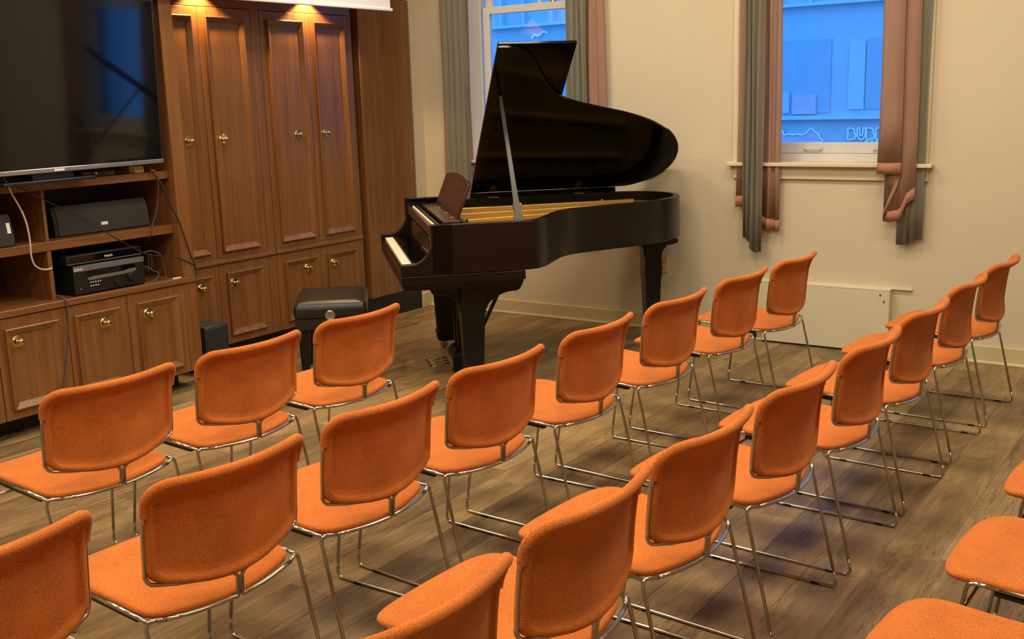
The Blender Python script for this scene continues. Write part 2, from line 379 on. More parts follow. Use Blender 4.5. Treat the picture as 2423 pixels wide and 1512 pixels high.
# ================================================================== the room
# floor slab with planks laid on it
fl_ = MB().box(XL - 0.6, XR, YF, YB + 0.02, -0.2, -0.002)
floor = obj('floor', fl_, 'plank', smooth=False); tag(floor, 'brown wood-look plank floor of the room', None, kind='structure')
PW, PL = 0.187, 1.22
shared = {}
col_i = 0
x = -5.46
while x < 0.75:
    y = 0.25 - random.random() * PL
    while y < YB:
        y0, y1 = max(y, 0.25), min(y + PL, YB + 0.01)
        if y1 - y0 > 0.03:
            key = round(y1 - y0, 3)
            if key not in shared:
                mbp = MB(); g = 0.0006; h = (y1 - y0) / 2; w = PW / 2; bv = 0.0012
                mbp.loft([[(-w + g, -h + g, -0.002), (w - g, -h + g, -0.002), (w - g, h - g, -0.002), (-w + g, h - g, -0.002)],
                          [(-w + g, -h + g, -0.0008), (w - g, -h + g, -0.0008), (w - g, h - g, -0.0008), (-w + g, h - g, -0.0008)],
                          [(-w + g + bv, -h + g + bv, 0), (w - g - bv, -h + g + bv, 0), (w - g - bv, h - g - bv, 0), (-w + g + bv, h - g - bv, 0)]], cap=True)
                o = obj('plank', mbp, 'plank', floor, smooth=False); shared[key] = o.data
            else:
                o = bpy.data.objects.new('plank', shared[key]); COL.objects.link(o); o.parent = floor
            o.location = (x + PW / 2, (y0 + y1) / 2, 0)
        y += PL
    x += PW; col_i += 1

ceil = obj('ceiling', MB().box(XL - 0.6, XR, YF, YB, ZC, ZC + 0.1), 'ceiling_paint', smooth=False); tag(ceil, kind='structure')
obj_ = obj('wall_right', MB().box(XR, XR + 0.1, YF, YB + 0.3, 0, ZC), 'wall_paint', smooth=False); tag(obj_, kind='structure')
obj_ = obj('wall_front', MB().box(XL - 0.6, XR, YF - 0.1, YF, 0, ZC), 'wall_paint', smooth=False); tag(obj_, kind='structure')
wl = MB().box(XL - 0.15, XL, 6.634, YB, 0, ZC).box(XL - 0.62, XL - 0.52, YF, 6.634, 0, 2.41).box(XL - 0.62, XL - 0.03, YF, 6.634, 2.415, ZC)
obj_ = obj('wall_left', wl, 'wall_paint', smooth=False); tag(obj_, kind='structure')

WIN = [(-5.02, -3.963), (-2.747, -1.69), (-0.475, 0.582)]
ZS, ZH = 1.168, 3.40
wbk = MB(); e0 = XL - 0.6
for (a, c) in WIN:
    wbk.box(e0, a, YB, 7.07, 0, ZC); wbk.box(a, c, YB, 7.07, 0, ZS); wbk.box(a, c, YB, 7.07, ZH, ZC); e0 = c
wbk.box(e0, XR, YB, 7.07, 0, ZC)
wall_back = obj('wall_back', wbk, 'wall_paint', smooth=False); tag(wall_back, kind='structure')

bbk = MB().box(XL, XR, YB - 0.02, YB + 0.002, 0, 0.108)
bb = obj('baseboard_back', bbk, 'base_paint', bevel=0.004); tag(bb, kind='structure')
obj('shoe_moulding', MB().box(XL, XR, YB - 0.034, YB - 0.019, 0, 0.017), 'trim_paint', bb, bevel=0.004)
bb2 = obj('baseboard_left', MB().box(XL - 0.002, XL + 0.016, 6.634, YB, 0, 0.118), 'base_paint', bevel=0.004); tag(bb2, kind='structure')

def window(i, a, c):
    w = thing('window_%d' % i, None, None, ((a + c) / 2, YB, ZS), world=True, kind='structure')
    obj('casing', MB().box(a - 0.095, a, YB - 0.022, YB + 0.001, ZS + 0.02, ZH + 0.1), 'trim_paint', w, bevel=0.004)
    obj('casing', MB().box(c, c + 0.097, YB - 0.022, YB + 0.001, ZS + 0.02, ZH + 0.1), 'trim_paint', w, bevel=0.004)
    obj('head_casing', MB().box(a - 0.11, c + 0.11, YB - 0.026, YB + 0.001, ZH, ZH + 0.12), 'trim_paint', w, bevel=0.004)
    obj('sill', MB().box(a - 0.122, c + 0.125, YB - 0.065, 6.90, ZS - 0.002, ZS + 0.022), 'trim_paint', w, bevel=0.004)
    obj('apron', MB().box(a - 0.088, c + 0.097, YB - 0.02, YB + 0.001, 1.083, ZS - 0.001), 'trim_paint', w, bevel=0.003)
    obj('jamb', MB().box(a - 0.001, a + 0.014, YB - 0.001, 7.07, ZS, ZH), 'sash_paint', w)
    obj('jamb', MB().box(c - 0.014, c + 0.001, YB - 0.001, 7.07, ZS, ZH), 'sash_paint', w)
    obj('stop', MB().box(a + 0.013, a + 0.032, 6.905, 6.925, ZS, ZH), 'sash_paint', w, bevel=0.003)
    obj('stop', MB().box(c - 0.032, c - 0.013, 6.905, 6.925, ZS, ZH), 'sash_paint', w, bevel=0.003)
    obj('outer_sill', MB().box(a, c, 6.89, 7.16, ZS, 1.236), 'sash_paint', w, bevel=0.004)
    l, r = a + 0.035, c - 0.035
    def sash(y0, y1, z0, z1, brail, trail, st):
        s = obj('sash', MB().box(l, l + st, y0, y1, z0, z1).box(r - st, r, y0, y1, z0, z1).box(l + st, r - st, y0, y1, z0, z0 + brail).box(l + st, r - st, y0, y1, z1 - trail, z1), 'sash_paint', w, bevel=0.004)
        p = obj('glass_pane', MB().box(l + st - 0.004, r - st + 0.004, (y0 + y1) / 2 - 0.002, (y0 + y1) / 2 + 0.002, z0 + brail - 0.004, z1 - trail + 0.004), 'glass', s, smooth=False)
        for q in (s, p): pass
        return s
    s1 = sash(6.93, 6.968, 1.237, 2.335, 0.070, 0.055, 0.062)
    s2 = sash(6.974, 7.012, 2.29, 3.38, 0.05, 0.07, 0.062)
    mx = (l + r) / 2
    obj('muntin', MB().box(mx - 0.011, mx + 0.011, 6.978, 7.008, 2.33, 3.32), 'sash_paint', s2)
    for hx in (a + 0.385, c - 0.225):
        obj('lift_handle', MB().tube(fillet([(hx - 0.055, 6.932, 1.268), (hx - 0.055, 6.912, 1.268), (hx + 0.055, 6.912, 1.268), (hx + 0.055, 6.932, 1.268)], 0.008, 4), 0.0055, 8).box(hx - 0.064, hx - 0.046, 6.925, 6.931, 1.255, 1.281).box(hx + 0.046, hx + 0.064, 6.925, 6.931, 1.255, 1.281), 'sash_paint', s1)
    obj('sash_lock', MB().lathe([(0.0, 0), (0.018, 0), (0.016, 0.012), (0, 0.012)], (mx + 0.14, 6.95, 2.335), 'z', 12).box(mx + 0.11, mx + 0.17, 6.942, 6.954, 2.338, 2.346), 'old_brass', s1)
    return w
for i, (a, c) in enumerate(WIN): window(i + 1, a, c)

# ------------------------------------------------------------------ curtains
def curtain(name, label, cat, group, pts, ztop, mname, hem=None, smooth_n=5, hem_h=0.065, flare=0.0):
    P = catmull([np.array(p) for p in pts], smooth_n) if smooth_n > 1 else [np.array(p, float) for p in pts]
    cx = sum(p[0] for p in P) / len(P); zb = min(p[2] for p in P)
    root = thing(name, label, cat, (cx, YB - 0.06, zb), group=group, world=True)
    R = 9; cy = sum(p[1] for p in P) / len(P)
    def sheet(z_lo, z_hi, rows, out=0.0):
        mb = MB(); n = len(P); vs = []
        for k in range(rows + 1):
            t = k / rows
            for p in P:
                zl, zh = z_lo(p), z_hi(p)
                z = zl + (zh - zl) * t
                g = (z - p[2]) / (ztop - p[2])              # gather towards the top
                X = cx + (p[0] - cx) * (1 - flare * g) + 0.004 * math.sin(z * 4.1 + p[0] * 60)
                Y = cy + (p[1] - cy) * (1 - 0.35 * g) + 0.003 * math.sin(z * 5.3 + p[0] * 40) - out
                vs.append((X, Y, z))
        fs = [(k * n + i, k * n + i + 1, (k + 1) * n + i + 1, (k + 1) * n + i) for k in range(rows) for i in range(n - 1)]
        return mb.add(vs, fs)
    h = hem_h if hem else 0.0
    obj('cloth', sheet(lambda p: p[2] + h, lambda p: ztop, R), mname, root, angle=180, solid=0.0015)
    if hem: obj('hem', sheet(lambda p: p[2], lambda p: p[2] + h + 0.002, 1), hem, root, angle=180, solid=0.003)
    return root
GZ = 3.47
def green_pts(x0, x1, zb0, zb1, y=6.668, n=9, amp=0.017):
    out = []
    for k in range(n):
        t = k / (n - 1)
        out.append((x0 + (x1 - x0) * t, y + (amp if k % 2 else -amp) * (0.7 + 0.5 * random.random()), zb0 + (zb1 - zb0) * t + random.uniform(-0.012, 0.012)))
    return out
def pair(i, a, c, side):
    nm = {1: 'beside the piano lid', 2: 'above the radiator cover', 3: 'past the last radiator cover'}[i]
    wn = {1: 'cabinet corner', 2: 'middle', 3: 'far'}[i]
    if side == 'L':
        if i == 2:
            curtain('sheer_curtain', 'pink sheer curtain on the piano side of the window above the radiator cover', 'curtain', 'pink sheer curtains',
                    [(-2.80, 6.705, .895), (-2.765, 6.715, .90), (-2.72, 6.72, .90), (-2.66, 6.725, .80), (-2.60, 6.715, .76), (-2.575, 6.70, .755), (-2.55, 6.725, .75), (-2.52, 6.70, .745), (-2.498, 6.715, .75)], GZ, 'sheer_pink', 'sheer_hem', 5, 0.07, 0.12)
            curtain('satin_curtain', 'grey green satin curtain on the piano side of the window above the radiator cover', 'curtain', 'grey green satin curtains',
                    [(-2.735, 6.66, .70), (-2.722, 6.69, .69), (-2.705, 6.655, .69), (-2.69, 6.69, .66), (-2.675, 6.65, .63), (-2.655, 6.685, .60), (-2.64, 6.65, .605), (-2.615, 6.68, .61), (-2.60, 6.66, .615)], GZ, 'satin_green', None, 5, 0, -0.05)
        else:
            curtain('sheer_curtain', 'pink sheer curtain hanging next to the wooden cabinets' if i == 1 else 'pink sheer curtain on the near edge of the far right window', 'curtain', 'pink sheer curtains',
                    [(a - 0.205, 6.70, .80), (a - 0.17, 6.72, .80), (a - 0.12, 6.725, .79), (a - 0.02, 6.72, .78), (a + 0.03, 6.70, .77), (a + 0.055, 6.72, .76)], GZ, 'sheer_pink', 'sheer_hem')
            curtain('satin_curtain', 'grey green satin curtain behind the piano music desk' if i == 1 else 'grey green satin curtain on the near edge of the far right window', 'curtain', 'grey green satin curtains',
                    green_pts(a - 0.150, a + 0.075, .66, .62, 6.672, 9), GZ, 'satin_green')
    else:
        if i == 2:
            curtain('satin_curtain', 'dark green satin curtain at the window side away from the piano', 'curtain', 'grey green satin curtains',
                    [(-1.75, 6.70, .70), (-1.72, 6.715, .695), (-1.70, 6.70, .70), (-1.685, 6.72, .705), (-1.66, 6.705, .72), (-1.63, 6.715, .73), (-1.605, 6.705, .735)], GZ, 'satin_green', None, 5, 0, 0.0)
            curtain('sheer_curtain', 'folded pink sheer curtain with jagged hem at the window side away from the piano', 'curtain', 'pink sheer curtains',
                    [(-1.872, 6.662, 1.132), (-1.85, 6.655, 1.13), (-1.80, 6.650, 1.13), (-1.737, 6.655, 1.133), (-1.735, 6.664, 1.13), (-1.75, 6.672, 1.06), (-1.832, 6.676, .84), (-1.815, 6.684, .84), (-1.80, 6.676, .836), (-1.745, 6.683, .846), (-1.73, 6.676, .86), (-1.70, 6.684, .95), (-1.648, 6.68, .985)], GZ, 'sheer_pink', 'sheer_hem', 1, 0.065, 0.06)
        else:
            curtain('satin_curtain', 'grey green satin curtain just behind the raised piano lid' if i == 1 else 'grey green satin curtain on the far edge of the far right window', 'curtain', 'grey green satin curtains',
                    green_pts(c - 0.105, c + 0.045, .66, .70, 6.672, 8), GZ, 'satin_green')
            curtain('sheer_curtain', 'pink sheer curtain between the piano lid and the bare wall' if i == 1 else 'pink sheer curtain on the far edge of the far right window', 'curtain', 'pink sheer curtains',
                    [(c - 0.165, 6.72, .78), (c - 0.13, 6.70, .78), (c - 0.08, 6.722, .80), (c + 0.02, 6.722, .84), (c + 0.07, 6.70, .88), (c + 0.11, 6.72, .90), (c + 0.15, 6.70, .90), (c + 0.195, 6.715, .90)], GZ, 'sheer_pink', 'sheer_hem', 5, 0.065, 0.28)
for i, (a, c) in enumerate(WIN):
    for sd in 'LR': pair(i + 1, a, c, sd)
    rod = thing('curtain_rod', ['brown curtain rod over the window behind the piano', 'brown curtain rod over the window with the radiator cover', 'brown curtain rod over the far right window'][i], 'curtain rod', ((a + c) / 2, YB, GZ), group='curtain rods', world=True)
    obj('rod', MB().tube([(a - 0.3, 6.69, GZ + 0.005), (c + 0.3, 6.69, GZ + 0.005)], 0.012, 10), 'old_brass', rod)
    for bx in (a - 0.22, c + 0.22):
        obj('bracket', MB().box(bx - 0.01, bx + 0.01, 6.685, YB + 0.002, GZ - 0.012, GZ + 0.004), 'old_brass', rod)

# ------------------------------------------------------------------ outside: the street and the shop front opposite
YS = 16.0
obj_ = obj('street_ground', MB().box(-25, 12, 7.07, YS + 1, -0.9, -0.8), 'asphalt', smooth=False); tag(obj_, 'grey street outside the windows', None, kind='structure')
bld = thing('shop_building', 'blue lit shop front across the street seen through the windows', 'building', (-6, YS, -0.8), world=True)
obj('wall', MB().box(-16, 4, YS, YS + 0.3, -0.8, 4.6), 'facade', bld, smooth=False)
for (x0, x1, z0, z1, mt_, dy) in [(-5.98, -5.22, 1.30, 2.36, 'facade_dark', 0.02), (-4.95, -4.72, 1.34, 2.3, 'facade_light', 0.03), (-4.70, -4.3, 1.34, 2.35, 'facade_dark', 0.02), (-4.2, -2.6, 1.3, 2.4, 'facade_dark', 0.02), (-7.6, -6.3, 1.3, 2.36, 'facade_dark', 0.02), (-11.4, -8.2, 0.4, 2.4, 'facade_dark', 0.02)]:
    wn_ = obj('shop_window', MB().box(x0, x1, YS - dy, YS + 0.05, z0, z1), mt_, bld, smooth=False)
obj('poster', MB().box(-5.94, -5.83, YS - 0.05, YS, 1.30, 1.62), 'facade_light', bld)
obj('poster', MB().box(-5.78, -5.42, YS - 0.05, YS, 1.28, 1.56), 'sign_pink', bld)
for zz, hh in ((2.84, 0.05), (1.20, 0.06)):
    obj('ledge', MB().box(-16, 4, YS - 0.12, YS, zz, zz + hh), 'facade_frame', bld)
for k, xx in enumerate([-11.05, -10.58, -10.0, -9.4, -8.9, -8.4, -7.6, -7.0, -6.5, -6.02, -5.53, -5.04, -4.55, -4.06, -3.5]):
    obj('mullion', MB().box(xx - 0.02, xx + 0.02, YS - 0.10, YS, 2.88, 4.6), 'facade_frame', bld)
# outlined BUBB sign lettering and the small logo over the other pane
def outline(mb, pts, r=0.012, closed=True):
    P = catmull([(p[0], YS - 0.03, p[1]) for p in pts], 5, closed)
    if closed: P = P + [P[0], P[1]]
    return mb.tube(P, r, 6)
LW, LH = 0.115, 0.155
def letter_b(x0, z0, flip=False):
    pts = [(0, 0), (0, .5), (0, 1), (.55, 1), (.85, .86), (.80, .62), (1.0, .40), (.92, .10), (.55, 0)]
    return [(x0 + u * LW, z0 + w * LH) for u, w in pts]
def letter_u(x0, z0):
    pts = [(0, 1), (.02, .45), (.2, .08), (.5, -.02), (.8, .08), (1, .45), (1, 1), (.72, 1), (.7, .5), (.5, .34), (.32, .5), (.28, 1)]
    return [(x0 + u * LW, z0 + w * LH) for u, w in pts]
for k, ch in enumerate('BUBB'):
    obj('sign_letter', outline(MB(), letter_u(-4.93 + k * 0.135, .905) if ch == 'U' else letter_b(-4.93 + k * 0.135, .905)), 'sign_rim', bld)
for k in range(6):
    obj('sign_dash', MB().box(-4.68 + k * 0.075, -4.63 + k * 0.075, YS - 0.03, YS, .865, .885), 'sign_rim', bld)
logo = [(-6.05, .86), (-6.05, 1.05), (-6.0, 1.10), (-5.94, 1.05), (-5.90, .975), (-5.83, .985), (-5.76, .975), (-5.69, .985), (-5.63, .975), (-5.56, 1.0), (-5.51, 1.055), (-5.46, 1.05), (-5.43, 1.02), (-5.38, .99), (-5.35, .93), (-5.355, .86)]
obj('sign_logo', MB().prism([(p[0], p[1]) for p in logo][::-1], YS - 0.02, YS + 0.01, 'y'), 'sign_pink', bld)
obj('sign_logo_rim', outline(MB(), logo, 0.014), 'sign_rim', bld)
obj('sign_squiggle', outline(MB(), [(-10.45, 2.64), (-10.38, 2.70), (-10.30, 2.68), (-10.22, 2.74), (-10.12, 2.72)], 0.02, False), 'sign_rim', bld)

# ------------------------------------------------------------------ radiator cover, outlet
rad = thing('radiator_cover', 'cream painted metal radiator cover low on the wall under the window', 'radiator cover', (-2.2, 6.70, 0), world=True)
obj('front_panel', MB().box(-2.60, -1.775, 6.694, 6.702, 0.012, 0.402), 'radiator_paint', rad, bevel=0.002)
obj('side_panel', MB().box(-1.783, -1.775, 6.70, YB, 0.012, 0.402), 'radiator_paint', rad)
obj('side_panel', MB().box(-2.668, -2.66, 6.70, YB, 0.05, 0.402), 'radiator_paint', rad)
obj('side_panel', MB().box(-2.665, -2.60, 6.696, 6.704, 0.09, 0.402), 'radiator_paint', rad, bevel=0.002)
obj('top_panel', MB().box(-2.668, -1.775, 6.694, YB, 0.402, 0.414), 'radiator_paint', rad, bevel=0.003)
obj('top_rail', MB().box(-2.70, -1.655, 6.74, YB + 0.001, 0.410, 0.420), 'trim_paint', rad)
obj('foot', MB().box(-2.665, -2.655, 6.70, 6.75, 0, 0.09).box(-2.60, -1.775, 6.70, 6.705, 0, 0.013), 'black_matte', rad)
for sx, sz in ((-2.63, 0.355), (-2.31, 0.377), (-1.832, 0.377), (-1.808, 0.335)):
    obj('screw', MB().lathe([(0, 0), (0.0065, 0), (0.0055, -0.003), (0, -0.004)], (sx, 6.694, sz), 'y', 10), 'outlet_dark', rad)
out_ = thing('wall_outlet', 'ivory wall socket plate behind the rear piano leg', 'outlet', (-3.358, YB, 0.47), world=True)
obj('plate', MB().box(-3.395, -3.322, YB - 0.006, YB + 0.001, 0.412, 0.528), 'ivory_plate', out_, bevel=0.003)
for zz in (0.448, 0.492):
    obj('socket', MB().lathe([(0, 0), (0.017, 0), (0.016, -0.002), (0, -0.0025)], (-3.358, YB - 0.006, zz), 'y', 14), 'ivory_plate', out_)
    obj('slot', MB().box(-3.367, -3.364, YB - 0.0095, YB - 0.008, zz - 0.002, zz + 0.008).box(-3.352, -3.349, YB - 0.0095, YB - 0.008, zz - 0.002, zz + 0.008).box(-3.3605, -3.3555, YB - 0.0095, YB - 0.008, zz - 0.011, zz - 0.007), 'outlet_dark', out_)

# ------------------------------------------------------------------ ceiling downlights
ROWN = ['over the cabinets', 'over the front rows', 'over the back rows', 'behind the last row']; COLN = ['far from the windows', 'midway to the windows', 'near the windows']
for k, (lx, ly) in enumerate(LAMPS):
    t = thing('ceiling_panel_light', 'square white ceiling light panel %s, %s' % (ROWN[k // 3], COLN[k % 3]), 'ceiling light', (lx, ly, ZC), group='square ceiling light panels')
    obj('frame', MB().box(-.32, .32, -.32, -.295, -.02, .0).box(-.32, .32, .295, .32, -.02, .0).box(-.32, -.295, -.295, .295, -.02, .0).box(.295, .32, -.295, .295, -.02, .0), 'white_plastic', t, bevel=0.003)
    obj('diffuser', MB().box(-.296, .296, -.296, .296, -.010, -.002), 'lamp_glow', t, smooth=False)
    ld = bpy.data.lights.new('panel_lamp', 'AREA'); ld.shape = 'SQUARE'; ld.size = 0.58; ld.energy = LAMP_W; ld.color = LAMP_COL
    lo = bpy.data.objects.new('panel_lamp', ld); COL.objects.link(lo); lo.parent = t; lo.location = (0, 0, -0.014)

# ================================================================== built-in cabinets
def moulding(X, y0, y1, z0, z1, prof=((0, 0), (0, .019), (.003, .021), (.007, .021), (.036, .004), (.038, 0))):
    mb = MB(); rings = []
    for d, h in prof:
        rings.append([(X + h, y0 + d, z0 + d), (X + h, y1 - d, z0 + d), (X + h, y1 - d, z1 - d), (X + h, y0 + d, z1 - d)])
    return mb.loft(rings, True, False)
KNOB = [(0, 0), (.033, 0), (.033, .003), (.028, .008), (.011, .008), (.008, .011), (.008, .020), (.014, .025), (.0175, .031), (.0165, .037), (.010, .042), (0, .0435)]
def door(par, X, y0, y1, z0, z1, pan, kn, mt_='cab_v'):
    d = obj('door', MB().box(X - 0.02, X, y0, y1, z0, z1), mt_, par, bevel=0.0025)
    obj('panel_moulding', moulding(X - 0.0005, *pan), mt_, d, angle=25)
    obj('knob', MB().lathe(KNOB, (X - 0.0005, kn[0], kn[1]), 'x', 24), 'brass', d)
    return d
# ---- tall cupboards
XT = XL
def tall(label, ya, yb, doors, sw=.073):
    t = thing('tall_cupboard', label, 'cabinet', (XT - 0.25, (ya + yb) / 2, 0), world=True, group='built-in tall cupboards')
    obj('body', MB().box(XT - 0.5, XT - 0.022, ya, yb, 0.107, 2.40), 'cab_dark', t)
    obj('toe_kick', MB().box(XT - 0.10, XT - 0.06, ya, yb, 0, 0.108), 'plinth_black', t)
    for (y0, y1, pu, pl, ku, kl) in doors:
        door(t, XT, y0, y1, 0.684, 2.262, (pu[0], pu[1], 0.722, 2.207), (ku, 1.445))
        door(t, XT, y0, y1, 0.109, 0.640, (pl[0], pl[1], 0.163, 0.584), (kl, 0.511))
    obj('waist_rail', MB().box(XT - 0.022, XT + 0.004, ya + 0.005, yb - 0.005, 0.641, 0.683).box(XT, XT + 0.014, ya + 0.005, yb - 0.005, 0.648, 0.668), 'cab_h', t, bevel=0.004)
    obj('fascia', MB().box(XT - 0.022, XT - 0.002, ya, yb, 2.266, 2.402), 'cab_h', t)
    obj('stile', MB().box(XT - 0.022, XT - 0.001, yb - sw, yb, 0.109, 2.266), 'cab_v', t, bevel=0.002)
    obj('crown', MB().prism([(XT - 0.03, 2.385), (XT + 0.03, 2.385), (XT + 0.10, 2.402), (XT + 0.10, 2.412), (XT - 0.03, 2.412)], ya, yb, 'y'), 'cab_h', t)
    return t
tall('tall wooden cupboard with brass knobs next to the media cabinet', 4.10, 5.086,
     [(4.125, 4.577, (4.175, 4.522), (4.175, 4.522), 4.434, 4.43), (4.581, 5.010, (4.625, 4.944), (4.638, 4.952), 4.707, 4.70)])
tall('tall wooden cupboard with brass knobs behind the piano bench', 5.088, 5.968,
     [(5.090, 5.514, (5.143, 5.470), (5.153, 5.470), 5.372, 5.377), (5.518, 5.944, (5.572, 5.882), (5.578, 5.886), 5.647, 5.645)], sw=.021)
wp = thing('wood_end_panel', 'tall plain wooden end panel with black plinth behind the piano keyboard', 'panel', (XT - 0.05, 6.33, 0), world=True)
def board(y0, y1, dx0, dx1):
    obj('board', MB().prism([(XT + dx0, y0), (XT + dx1, y1), (XT - 0.06, y1), (XT - 0.06, y0)], 0.172, 2.404, 'z'), 'cab_v', wp, bevel=0.002)
board(6.03, 6.236, 0.012, 0.003); board(6.238, 6.54, 0.002, 0.004); board(6.542, 6.632, 0.003, -0.006)
obj('plinth', MB().box(XT - 0.06, XT - 0.002, 5.99, 6.633, 0, 0.172), 'plinth_black', wp)
obj('shadow_gap', MB().box(XT - 0.075, XT - 0.062, 5.97, 6.04, 0.05, 2.404), 'cab_dark', wp)

# ---- media cabinet
XM, XS = -5.108, -5.155
mc = thing('media_cabinet', 'wooden media cabinet holding the television, open shelves over panelled doors', 'cabinet', (-5.35, 3.0, 0), world=True)
obj('toe_kick', MB().box(-5.29, -5.255, 1.9, 4.02, 0, 0.108), 'plinth_black', mc)
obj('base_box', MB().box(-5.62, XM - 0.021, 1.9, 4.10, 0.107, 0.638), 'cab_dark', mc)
obj('end_stile', MB().box(XM - 0.021, XM - 0.001, 4.012, 4.10, 0.109, 0.640), 'cab_v', mc, bevel=0.002)
obj('countertop', MB().box(-5.62, XM + 0.010, 1.9, 4.105, 0.640, 0.676), 'cab_h', mc, bevel=0.004)
obj('side_panel', MB().box(-5.62, XM, 4.012, 4.10, 0.676, 2.404), 'cab_v', mc, bevel=0.003)
obj('side_panel', MB().box(-5.62, XM, 1.9, 1.99, 0.676, 2.404), 'cab_v', mc, bevel=0.003)
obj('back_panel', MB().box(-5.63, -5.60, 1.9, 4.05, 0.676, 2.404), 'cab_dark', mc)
obj('header', MB().box(-5.62, XM, 1.99, 4.012, 2.33, 2.404), 'cab_h', mc, bevel=0.003)
obj('shelf', MB().box(-5.60, XS, 1.99, 4.012, 1.253, 1.297), 'cab_h', mc, bevel=0.003)
obj('shelf', MB().box(-5.60, XS, 1.99, 4.012, 0.936, 0.984), 'cab_h', mc, bevel=0.003)
dv = pix_x(100, 450, XS)[1]
obj('divider', MB().box(-5.60, XS - 0.005, dv - 0.009, dv + 0.009, 0.984, 1.253), 'cab_v', mc, bevel=0.002)
obj('divider', MB().box(-5.60, XS - 0.005, dv - 0.012, dv + 0.012, 0.676, 0.936), 'cab_v', mc, bevel=0.002)
for (y0, y1, p0, p1, k) in [(2.445, 2.838, 2.49, 2.79, 2.72), (2.842, 3.236, 2.882, 3.178, 2.95), (3.240, 3.612, 3.275, 3.552, 3.463), (3.616, 4.009, 3.672, 3.950, 3.746)]:
    door(mc, XM, y0, y1, 0.109, 0.636, (p0, p1, 0.158, 0.582), (k, 0.508))

# ---- puck lights above the cupboard doors
for yy in (4.579, 5.516):
    p = thing('puck_light', 'small warm lamp above the cupboard next to the media cabinet' if yy < 5 else 'small warm lamp above the cupboard behind the piano bench', 'lamp', (XT + 0.06, yy, 2.388), group='cupboard lamps')
    obj('housing', MB().lathe([(0, 0), (.034, 0), (.034, -.012), (.028, -.014), (.027, -.008), (0, -.008)], (0, 0, 0), 'z', 20), 'old_brass', p)
    obj('bulb', MB().lathe([(0, -.007), (.022, -.007), (.022, -.0085), (0, -.010)], (0, 0, 0), 'z', 16), 'puck_glow', p)
    sp = bpy.data.lights.new('puck_lamp', 'SPOT'); sp.energy = 40.0; sp.color = (1.0, 0.60, 0.24); sp.spot_size = math.radians(122); sp.spot_blend = 0.35; sp.shadow_soft_size = 0.012
    so = bpy.data.objects.new('puck_lamp', sp); COL.objects.link(so); so.parent = p; so.location = (0, 0, -0.016)

# ---- projection screen in front of the cupboards
XP = -5.05
ps = thing('projection_screen', 'white projection screen hanging in front of the wooden cupboards', 'screen', (XP, 4.4, 2.26), world=True)
obj('fabric', MB().box(XP - 0.0008, XP + 0.0008, 2.9, 5.925, 2.285, 3.46), 'screen_white', ps, smooth=False)
obj('bottom_bar', MB().box(XP - 0.008, XP + 0.008, 2.88, 5.945, 2.266, 2.287), 'screen_white', ps, bevel=0.005)
obj('case', MB().box(XP - 0.06, XP + 0.06, 2.8, 6.0, 3.45, ZC), 'white_plastic', ps, bevel=0.01)

# ---- television, turned and tilted a little
tv = thing('television', 'large black flat television with silver lower edge on the media cabinet', 'television', (-5.115, 3.953, 1.297), rz=math.radians(5.5))
tilt = math.radians(2.4)
def tvt(mb):
    c, s_ = math.cos(tilt), math.sin(tilt)
    mb.v = [(a * c + (z - 0.05) * s_, b_, (z - 0.05) * c - a * s_ + 0.05) for a, b_, z in mb.v]; return mb
TW, T0, T1 = 1.40, 0.050, 0.945
obj('housing', tvt(MB().box(-0.055, -0.006, -TW, 0, T0, T1)), 'black_plastic', tv, bevel=0.004)
obj('bezel', tvt(MB().box(-0.01, 0, -TW, -TW + 0.012, T0 + 0.024, T1).box(-0.01, 0, -0.012, 0, T0 + 0.024, T1).box(-0.01, 0, -TW + 0.012, -0.012, T1 - 0.014, T1)), 'black_plastic', tv, bevel=0.0015)
obj('display', tvt(MB().box(-0.009, -0.002, -TW + 0.011, -0.011, T0 + 0.022, T1 - 0.013)), 'tv_glass', tv, smooth=False)
obj('lower_strip', tvt(MB().box(-0.02, 0.004, -TW, 0, T0, T0 + 0.024)), 'silver', tv, bevel=0.003)
obj('logo_plate', tvt(MB().box(0.0035, 0.0052, -0.735, -0.675, T0 + 0.006, T0 + 0.017)), 'badge_white', tv)
obj('stand', MB().box(-0.22, 0.03, -1.05, -0.50, 0.0, 0.016).box(-0.06, -0.02, -0.85, -0.6, 0.014, 0.07), 'black_plastic', tv, bevel=0.004)

# ---- equipment on the shelves
def boxes(name, label, cat, loc, group=None): return thing(name, label, cat, loc, world=True, group=group)
cs = boxes('centre_speaker', 'long dark grey centre speaker with white badge on the shelf', 'speaker', (-5.37, 3.635, 0.984))
prof = [(-5.253, .992), (-5.2535, 1.03), (-5.258, 1.07), (-5.266, 1.105), (-5.277, 1.135), (-5.285, 1.148)]
obj('body', MB().prism([(a - 0.004, c) for a, c in prof] + [(-5.50, 1.135), (-5.50, .984), (-5.262, .984)], 3.322, 3.925, 'y'), 'black_matte', cs, angle=20)
obj('grille', MB().prism([(a, c) for a, c in prof] + [(a - 0.006, c) for a, c in prof[::-1]], 3.345, 3.922, 'y'), 'grille_cloth', cs, angle=20)
bp_ = pix_x(248, 528, -5.252)
obj('badge', MB().box(-5.262, -5.2515, bp_[1] - .022, bp_[1] + .022, bp_[2] - .009, bp_[2] + .009), 'badge_white', cs, bevel=0.003)
ls = boxes('shelf_speaker', 'dark grey speaker with upright white badge left of the shelf divider', 'speaker', (-5.27, 2.8, 0.984))
dx = 0.105
obj('body', MB().prism([(a - 0.004 + dx, c) for a, c in prof] + [(-5.40, 1.135), (-5.40, .984), (-5.262 + dx, .984)], 2.46, 3.028, 'y'), 'black_matte', ls, angle=20)
obj('grille', MB().prism([(a + dx, c) for a, c in prof] + [(a - 0.006 + dx, c) for a, c in prof[::-1]], 2.46, 3.022, 'y'), 'grille_cloth', ls, angle=20)
bq = pix_x(19, 540, -5.156)
